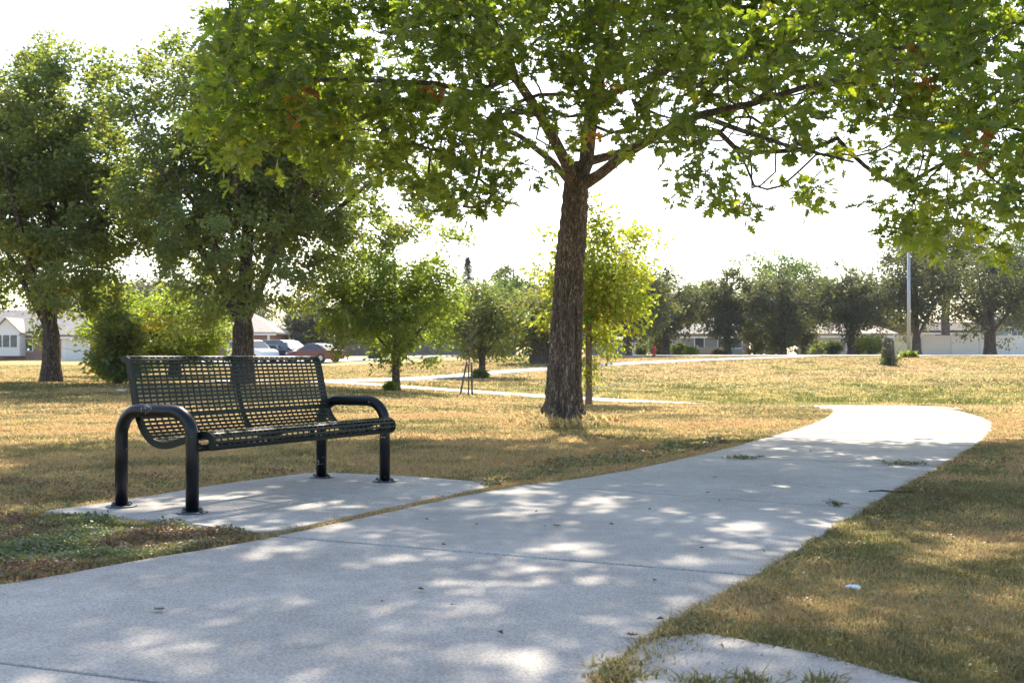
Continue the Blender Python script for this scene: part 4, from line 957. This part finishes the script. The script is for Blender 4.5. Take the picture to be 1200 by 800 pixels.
# ------------------------------------------------------------------ fences
M_VINYL = mat('white_vinyl', (.72, .74, .78), .45, var=.04, vscale=.6); M_WOOD = mat('grey_fence_wood', (.20, .185, .17), .9, var=.3, vscale=3); M_CHAIN = mat('chain_wire', (.25, .25, .25), .5, .5)
def panel_fence(name, label, D, xa, xb_, H, m, bay=2.4, board=.15, cap=True, D2=None):
    D2 = D2 or D; Xa, Xb = (xa-600)/F*D, (xb_-600)/F*D2; L = math.hypot(Xb-Xa, D2-D); n = int(L/bay); z0 = g((Xa+Xb)/2, (D+D2)/2)-.05; root = empty(name, (Xa, D, z0), math.atan2(D2-D, Xb-Xa), label, 'fence')
    for k in range(n+1):
        mb = MB(); mb.box((k*bay, 0, (H+.1)/2), (.13, .13, H+.1)); mb.box((k*bay, 0, H+.12), (.16, .16, .05)); mb.build('post', m, root)
    for k in range(n):
        mb = MB(); nb = int(bay/board); x0 = k*bay+.065
        for j in range(nb): mb.box((x0+(j+.5)*(bay-.13)/nb, .01*(j % 2)+.002, H/2), ((bay-.13)/nb-.006, .022, H-.02))
        mb.box((x0+(bay-.13)/2, -.03, H-.06), (bay-.13, .05, .10)); mb.box((x0+(bay-.13)/2, -.03, .12), (bay-.13, .05, .12)); mb.build('panel', m, root)
panel_fence('privacy_fence', 'long white vinyl privacy fence behind the dark trees at right', 96, 1048, 1330, 1.72, M_VINYL)
panel_fence('board_fence', 'weathered grey board fence beyond the driveway at left', 128, 372, 600, 1.35, M_WOOD)
panel_fence('picket_fence', 'low pale picket fence in front of the grey house with windows', 97, 784, 866, .75, mat('pale_grey_paint', (.35, .36, .38), .7))
def chain_fence(label, D, xa, xb_, H):
    Xa, Xb = (xa-600)/F*D, (xb_-600)/F*D; z0 = g((Xa+Xb)/2, D)-.03; root = empty('chain_link_fence', (Xa, D, z0), 0, label, 'fence'); L = Xb-Xa; n = int(L/2.6)
    for k in range(n+1): mb = MB(); mb.tube([(k*L/n, 0, 0), (k*L/n, 0, H+.05)], .03, 6); mb.build('post', M_CHAIN, root)
    mb = MB(); mb.tube([(0, 0, H), (L, 0, H)], .022, 5); mb.build('top_rail', M_CHAIN, root)
    mb = MB(); st = .16
    for k in range(int((L-H)/st)):
        x = k*st; mb.box((x+H/2, 0, H/2), (math.sqrt(2)*H, .006, .006), M=Matrix.Rotation(-PI/4, 3, 'Y')); mb.box((x+H/2, .008, H/2), (math.sqrt(2)*H, .006, .006), M=Matrix.Rotation(PI/4, 3, 'Y'))
    mb.build('wire_mesh', M_CHAIN, root)
chain_fence('grey chain link fence running below the wide dark tree', 94, 870, 1000, 1.1)

# ------------------------------------------------------------------ houses
M_ROOF = mat('grey_shingle', (.22, .20, .19), .9, var=.2, vscale=2, bump=.4, bscale=8); M_ROOFT = mat('tan_shingle', (.36, .30, .25), .9, var=.15, vscale=2, bump=.4, bscale=8)
M_WHITE = mat('white_siding', (.74, .74, .74), .6, var=.04); M_GLASS = mat('window_glass', (.06, .08, .10), .08, spec=.8); M_TRIM = mat('white_trim', (.78, .78, .77), .5)
M_BEIGE = mat('beige_siding', (.50, .44, .34), .7, var=.06); M_GREY = mat('grey_siding', (.26, .27, .29), .7, var=.08); M_BLUE = mat('blue_grey_siding', (.30, .36, .44), .7, var=.06)
def brick_mat():
    m = bpy.data.materials.new('brick'); m.use_nodes = True; t = m.node_tree; b = t.nodes['Principled BSDF']; b.inputs['Roughness'].default_value = .9
    tc = t.nodes.new('ShaderNodeTexCoord'); br = t.nodes.new('ShaderNodeTexBrick'); br.inputs['Scale'].default_value = 2.0
    mp = t.nodes.new('ShaderNodeMapping'); mp.inputs['Rotation'].default_value = (PI/2, 0, 0); t.links.new(tc.outputs['Object'], mp.inputs[0]); t.links.new(mp.outputs[0], br.inputs['Vector'])
    br.inputs['Color1'].default_value = (.27, .14, .11, 1); br.inputs['Color2'].default_value = (.34, .19, .15, 1); br.inputs['Mortar'].default_value = (.36, .32, .29, 1); t.links.new(br.outputs[0], b.inputs['Base Color']); return m
M_BRICK = brick_mat()
def house(label, D, xa, xb_, depth, eave, rise, m_wall, m_roof, wins=(), doors=(), gable_front=False, over=.45, z0=None, hip=0):
    Xa, Xb = (xa-600)/F*D, (xb_-600)/F*D; W = Xb-Xa; cx = (Xa+Xb)/2; z0 = g(cx, D)-.1 if z0 is None else z0
    root = empty('house', (cx, D, z0), 0, label, 'house')
    mb = MB(); mb.box((0, depth/2, eave/2), (W, depth, eave))
    if not hip:
        if gable_front: mb.add([(-W/2, .002, eave), (W/2, .002, eave), (0, .002, eave+rise), (-W/2, depth-.002, eave), (W/2, depth-.002, eave), (0, depth-.002, eave+rise)], [(0, 1, 2), (4, 3, 5)])
        else: mb.add([(-W/2+.002, 0, eave), (-W/2+.002, depth, eave), (-W/2+.002, depth/2, eave+rise), (W/2-.002, 0, eave), (W/2-.002, depth, eave), (W/2-.002, depth/2, eave+rise)], [(0, 2, 1), (3, 4, 5)])
    mb.build('wall', m_wall, root); mb = MB(); o_ = over; tk = .16; sl_ = rise/((W if gable_front else depth)/2)
    if gable_front:
        for s_ in (-1, 1):
            a = (s_*(W/2+o_), eave-o_*sl_); b = (0, eave+rise); vs_ = [(a[0], -o_, a[1]), (b[0], -o_, b[1]), (b[0], depth+o_, b[1]), (a[0], depth+o_, a[1])]
            mb.add(vs_+[(v[0], v[1], v[2]+tk) for v in vs_], [(0, 1, 2, 3), (7, 6, 5, 4), (0, 4, 5, 1), (1, 5, 6, 2), (2, 6, 7, 3), (3, 7, 4, 0)])
    else:
        h_ = hip
        z_e = eave-o_*sl_*.6; base = [(-W/2-o_, -o_, z_e), (W/2+o_, -o_, z_e), (W/2+o_, depth+o_, z_e), (-W/2-o_, depth+o_, z_e)]; rd = [(-W/2-o_+h_*(1 if h_ else 0), depth/2, eave+rise), (W/2+o_-h_, depth/2, eave+rise)]
        mb.add([(x, y, z) for x, y, z in base]+[(x, y, z+tk) for x, y, z in base]+[(x, y, z+tk) for x, y, z in rd], [(3, 2, 1, 0), (0, 1, 5, 4), (1, 2, 6, 5), (2, 3, 7, 6), (3, 0, 4, 7), (4, 5, 9, 8), (6, 7, 8, 9), (5, 6, 9), (7, 4, 8)])
    mb.build('roof', m_roof, root)
    mb = MB(); mb.box((0, -o_-.03 if not gable_front else -.03, eave-.12*(1 if gable_front else 2)), (W+2*o_ if not gable_front else W, .04, .16)); mb.build('fascia', M_TRIM, root)
    for (wx, wz, ww, wh) in wins:
        mb = MB(); x = wx*W/2; t_ = .08
        for s_ in (-1, 1): mb.box((x+s_*ww/2, -.03, wz), (t_, .08, wh+t_)); mb.box((x, -.033, wz+s_*wh/2), (ww, .08, t_))
        if ww > 1: mb.box((x, -.028, wz), (.05, .06, wh))
        w_ = mb.build('window', M_TRIM, root); mb = MB(); mb.box((x, -.012, wz), (ww-.06, .02, wh-.06)); mb.build('pane', M_GLASS, w_)
    for (dx, dw, dh, dm) in doors:
        mb = MB(); mb.box((dx*W/2, -.03, dh/2+.1), (dw, .06, dh))
        if dw > 2:
            for k in range(1, 4): mb.box((dx*W/2, -.065, .1+dh*k/4), (dw-.1, .012, .03))
        mb.build('garage_door' if dw > 2 else 'door', dm, root)
    return root
M_DOOR = mat('garage_door_white', (.70, .70, .69), .5, var=.03)
h1 = house('brick house with white bay window gable at the far left', 110, -95, 70, 9, 2.75, 2.1, M_BRICK, M_ROOF, wins=[(.55, 1.5, .9, 1.2)])
# bay with gable projecting towards the lawn
bx = (15-600)/F*110-h1.location.x
mb = MB(); mb.box((bx, -.7, 1.6), (2.5, 1.4, 2.3)); mb.add([(bx-1.25, -1.4, 2.75), (bx+1.25, -1.4, 2.75), (bx, -1.4, 3.95)], [(0, 1, 2)]); bay = mb.build('bay', M_WHITE, h1)
mb = MB()
for s_ in (-1, 1):
    vs_ = [(bx+s_*1.5, -1.65, 2.55), (bx, -1.65, 4.0), (bx, 2.2, 4.0), (bx+s_*1.5, 2.2, 2.55)]; mb.add(vs_+[(a, b, c+.1) for a, b, c in vs_], [(0, 1, 2, 3), (7, 6, 5, 4), (0, 4, 5, 1), (2, 6, 7, 3), (3, 7, 4, 0)])
mb.build('bay_roof', M_ROOFT, bay); mb = MB()
for k in range(3): mb.box((bx-.72+k*.72, -1.42, 1.85), (.6, .04, 1.15))
mb.build('window', M_GLASS, bay); mb = MB()
for k in range(4): mb.box((bx-1.08+k*.72, -1.44, 1.85), (.10, .06, 1.3))
mb.box((bx, -1.443, 1.24), (2.3, .06, .08)); mb.box((bx, -1.443, 2.46), (2.3, .06, .08)); mb.build('mullion', M_TRIM, bay)
house('white sided garage beside the brick house, half hidden by the left tree', 104, 72, 190, 7, 2.35, 1.5, M_WHITE, M_ROOF, doors=[(-.4, 4.6, 2.1, M_DOOR)])
h2 = house('brick walled house with beige hipped roof and white porch post behind the cars', 112, 215, 317, 9, 2.6, 1.9, M_BRICK, M_ROOFT, wins=[(-.3, 1.5, 1.3, 1.2)], hip=3.5, over=.7)
mb = MB(); mb.box(((316-600)/F*112-h2.location.x, -.5, 1.3), (.2, .2, 2.6)); mb.build('porch_post', M_TRIM, h2)
house('distant house showing a pale roof above the dark minivan', 136, 342, 378, 8, 2.0, 1.6, M_BEIGE, mat('pale_shingle', (.45, .42, .40), .9, var=.1), hip=1.5)
house('distant white roofed house behind the grey board fence', 150, 388, 436, 8, 2.0, 1.3, M_WHITE, mat('white_roof', (.62, .62, .64), .7, var=.05), gable_front=True)
house('distant low house behind the grey board fence near the bright tree', 152, 470, 540, 8, 2.1, 1.2, M_GREY, M_ROOF)
r_ = house('grey shed with white door panel left of the hydrant', 101, 690, 748, 5, 1.35, .25, mat('slate_siding', (.17, .20, .24), .7, var=.08), M_ROOF, doors=[(.80, .9, 1.1, M_VINYL), (.15, .06, 1.2, M_TRIM)], over=.2); r_.name = 'shed'; r_['category'] = 'shed'
house('grey house with two windows behind the picket fence', 106, 800, 878, 8, 2.0, 1.0, M_GREY, M_ROOF, wins=[(.2, 1.25, .9, 1.0), (.62, 1.25, 1.0, 1.0), (-.5, 1.25, .9, 1.0)])
house('beige house with tan roof behind the multi stemmed tree', 112, 962, 1046, 9, 2.15, 1.1, M_BEIGE, M_ROOFT, wins=[(-.3, 1.2, 1.2, 1.1), (.3, 1.2, .8, 1.1)], doors=[(.62, .9, 1.9, M_TRIM)], hip=1.5)
house('cream house with dark roof peak above the white fence', 120, 1076, 1156, 9, 2.6, .95, mat('cream_siding', (.6, .54, .42), .7, var=.05), mat('dark_shingle', (.07, .06, .055), .9, var=.2), wins=[(-.4, 1.9, .9, .9)], gable_front=False)
house('blue grey house at the right edge above the white fence', 118, 1178, 1290, 9, 3.2, 1.2, M_BLUE, M_ROOF, wins=[(-.75, 2.2, 1.2, .9)])

# ------------------------------------------------------------------ parked cars
M_TYRE = mat('tyre_rubber', (.02, .02, .02), .8); M_RIM = mat('wheel_rim', (.45, .45, .46), .35, .8); M_CGL = mat('car_glass', (.03, .04, .05), .05, spec=1.0)
M_LAMP = mat('headlamp_glass', (.75, .76, .78), .15); M_TAIL = mat('tail_lamp_red', (.45, .02, .02), .2)
def car(name, label, X, Y, yaw, body, green, L, W, col, roofw=.78, wr=.33):
    """body: lower side outline, green: cabin side outline, both (x, z) with the nose at +x"""
    root = empty(name, (X, Y, g(X, Y)+.03), yaw, label, 'car', 'cars parked on the driveway'); m = mat('car_paint_'+name, col, .28, .2, .6, coat=.8)
    def loft(prof, ys_):
        mb = MB(); n = len(prof); rings = []
        for y, f_, dz in ys_:
            cx_ = sum(p[0] for p in prof)/n; rings.append([((p[0]-cx_)*f_+cx_, y, p[1]+dz*(1 if p[1] > .6 else 0)) for p in prof])
        vs_ = [v for r in rings for v in r]; fs = [(i*n+k, (i+1)*n+k, (i+1)*n+(k+1) % n, i*n+(k+1) % n) for i in range(len(rings)-1) for k in range(n)]
        fs += [tuple(range(n)), tuple((len(rings)-1)*n+k for k in range(n))[::-1]]; mb.add(vs_, fs, False); return mb
    h = W/2
    loft(body, [(-h, .965, -.04), (-h*.93, .99, 0), (-h*.5, 1, .02), (h*.5, 1, .02), (h*.93, .99, 0), (h, .965, -.04)]).build('body', m, root, bevel=.04)
    mb = MB(); n = len(green); top = max(p[1] for p in green); bot = min(p[1] for p in green)
    def hw(z): return h*(.95-(.95-roofw)*(z-bot)/(top-bot))
    vs_ = [(x, -hw(z), z) for x, z in green]+[(x, hw(z), z) for x, z in green]; mb.add(vs_, [tuple(range(n)), tuple(range(n, 2*n))[::-1]]+[(i, n+i, n+(i+1) % n, (i+1) % n) for i in range(n)]); cab = mb.build('cabin', m, root, bevel=.03)
    xs_ = sorted(green, key=lambda p: p[0]); fr = [p for p in green if p[1] == bot]; fx = max(p[0] for p in fr); rx_ = min(p[0] for p in fr); tops = [p for p in green if p[1] > top-.12]; tf = max(p[0] for p in tops); tr_ = min(p[0] for p in tops)
    # side glass, two panes per side, and the two screens
    zb_, zt_ = bot+.06, top-.10
    for s_ in (-1, 1):
        mid = (rx_+fx)/2
        for xa_, xb2, xta, xtb in ((rx_+.22, mid-.04, tr_+.12, mid-.04), (mid+.04, fx-.30, mid+.04, tf-.08)):
            mb = MB(); off = .012; vs_ = [(xa_, s_*(hw(zb_)+off), zb_), (xb2, s_*(hw(zb_)+off), zb_), (xtb, s_*(hw(zt_)+off), zt_), (xta, s_*(hw(zt_)+off), zt_)]
            vs_ += [(a, b-s_*.03, c) for a, b, c in vs_]; mb.add(vs_, [(0, 1, 2, 3), (7, 6, 5, 4), (0, 4, 5, 1), (1, 5, 6, 2), (2, 6, 7, 3), (3, 7, 4, 0)]); mb.build('side_window', M_CGL, root)
    for (xb2, xt, nm) in ((fx, tf, 'windscreen'), (rx_, tr_, 'rear_window')):
        sg = 1 if nm == 'windscreen' else -1; mb = MB(); o_ = .02*sg
        def lx_(z): return xb2+(xt-xb2)*(z-bot)/(top-.03-bot)
        vs_ = [(lx_(zb_)+o_, -hw(zb_)*.88, zb_+.012), (lx_(zb_)+o_, hw(zb_)*.88, zb_+.012), (lx_(zt_)+o_, hw(zt_)*.88, zt_+.03), (lx_(zt_)+o_, -hw(zt_)*.88, zt_+.03)]; vs_ += [(a-.03*sg, b, c-.02) for a, b, c in vs_]
        mb.add(vs_, [(0, 1, 2, 3), (7, 6, 5, 4), (0, 4, 5, 1), (1, 5, 6, 2), (2, 6, 7, 3), (3, 7, 4, 0)]); mb.build(nm, M_CGL, root)
    for x in (-L*.30, L*.31):
        for s_ in (-1, 1):
            mb = MB(); mb.tube([(x, s_*(h-.20), wr), (x, s_*(h+.01), wr)], wr, 20); wl = mb.build('wheel', M_TYRE, root); mb = MB(); mb.tube([(x, s_*(h+.0), wr), (x, s_*(h+.022), wr)], wr*.62, 14); mb.build('rim', M_RIM, wl)
    for s_ in (-1, 1):
        zl = body[0][1]; mb = MB(); mb.box((L/2-.10, s_*h*.72, .66), (.16, .34, .16)); mb.build('headlight', M_LAMP, root, bevel=.02)
        mb = MB(); mb.box((-L/2+.07, s_*h*.80, .80), (.14, .30, .2)); mb.build('tail_light', M_TAIL, root, bevel=.02)
    mb = MB(); mb.box((L/2-.03, 0, .42), (.14, W*.86, .2)); mb.build('bumper', m, root, bevel=.04); mb = MB(); mb.box((-L/2+.03, 0, .45), (.14, W*.88, .22)); mb.build('bumper', m, root, bevel=.04)
sedan_b = [(-2.25, .3), (-2.3, .6), (-2.22, .93), (-1.5, .98), (.75, .94), (1.7, .84), (2.2, .68), (2.28, .45), (2.2, .25), (-2.1, .24)]
sedan_g = [(-1.75, .93), (-1.05, 1.36), (-.5, 1.44), (.1, 1.42), (1.1, .93)]
suv_b = [(-2.25, .35), (-2.3, .7), (-2.25, 1.08), (.85, 1.08), (1.8, 1.0), (2.2, .85), (2.28, .5), (2.2, .32), (-2.1, .3)]
suv_g = [(-2.2, 1.06), (-2.0, 1.70), (-1.6, 1.76), (.0, 1.76), (.4, 1.70), (1.15, 1.06)]
van_b = [(-2.5, .3), (-2.55, .7), (-2.48, 1.02), (1.2, 1.02), (2.1, .86), (2.48, .66), (2.52, .4), (2.4, .25), (-2.4, .25)]
van_g = [(-2.42, 1.0), (-2.2, 1.62), (-1.7, 1.72), (.2, 1.72), (.65, 1.64), (1.75, 1.0)]
car('red_sedan', 'dark red sedan parked with its tail towards the lawn', (369-600)/F*88, 88, math.radians(148), sedan_b, sedan_g, 4.55, 1.78, (.12, .012, .02))
car('dark_minivan', 'dark blue minivan parked between the white car and the red sedan', (334-600)/F*92, 92, math.radians(-38), van_b, van_g, 5.0, 1.95, (.02, .025, .04))
car('white_suv', 'white sport utility car half hidden behind the shade tree trunk', (296-600)/F*91, 91, math.radians(-40), suv_b, suv_g, 4.55, 1.85, (.72, .73, .74))

# ------------------------------------------------------------------ fine leaf crumbs on the concrete, and the hazy summer air
src = None; q = random.Random(12)
for k in range(26):
    D_ = 3.6+q.random()**1.3*9; X_ = -.35+ (D_-4)*.42+q.uniform(-1.1, 1.1)
    if not inpoly(np.array([X_]), np.array([D_]), full_path)[0]: continue
    if src is None:
        T, F_ = tmpl_simple(.35); mb = MB(); mb.add([((v[0]-.5)*.03, v[1]*.03, abs(v[1])*.02+.004) for v in T], F_); src = o = mb.build('leaf_crumb', M_DRY)
    else: o = src.copy(); COL.objects.link(o)
    o.location = (X_, D_, .004); o.rotation_euler = (q.uniform(-.2, .2), q.uniform(-.2, .2), q.uniform(0, 6)); sc_ = q.uniform(.4, 1.1); o.scale = (sc_, sc_, sc_)
    tag(o, 'tiny dry leaf crumb scattered on the pale concrete path', 'leaf', 'tiny dry leaf crumbs on the path')
hm = bpy.data.materials.new('haze_air'); hm.use_nodes = True; t = hm.node_tree; t.nodes.clear()
mo = t.nodes.new('ShaderNodeOutputMaterial'); pv = t.nodes.new('ShaderNodeVolumePrincipled'); pv.inputs['Color'].default_value = (.88, .92, 1, 1); pv.inputs['Density'].default_value = .00015; pv.inputs['Anisotropy'].default_value = .35
t.links.new(pv.outputs[0], mo.inputs['Volume'])
mb = MB(); mb.box((0, 440, 8.6), (1700, 1000, 20.6)); o = mb.build('haze', hm); tag(o, kind='stuff')
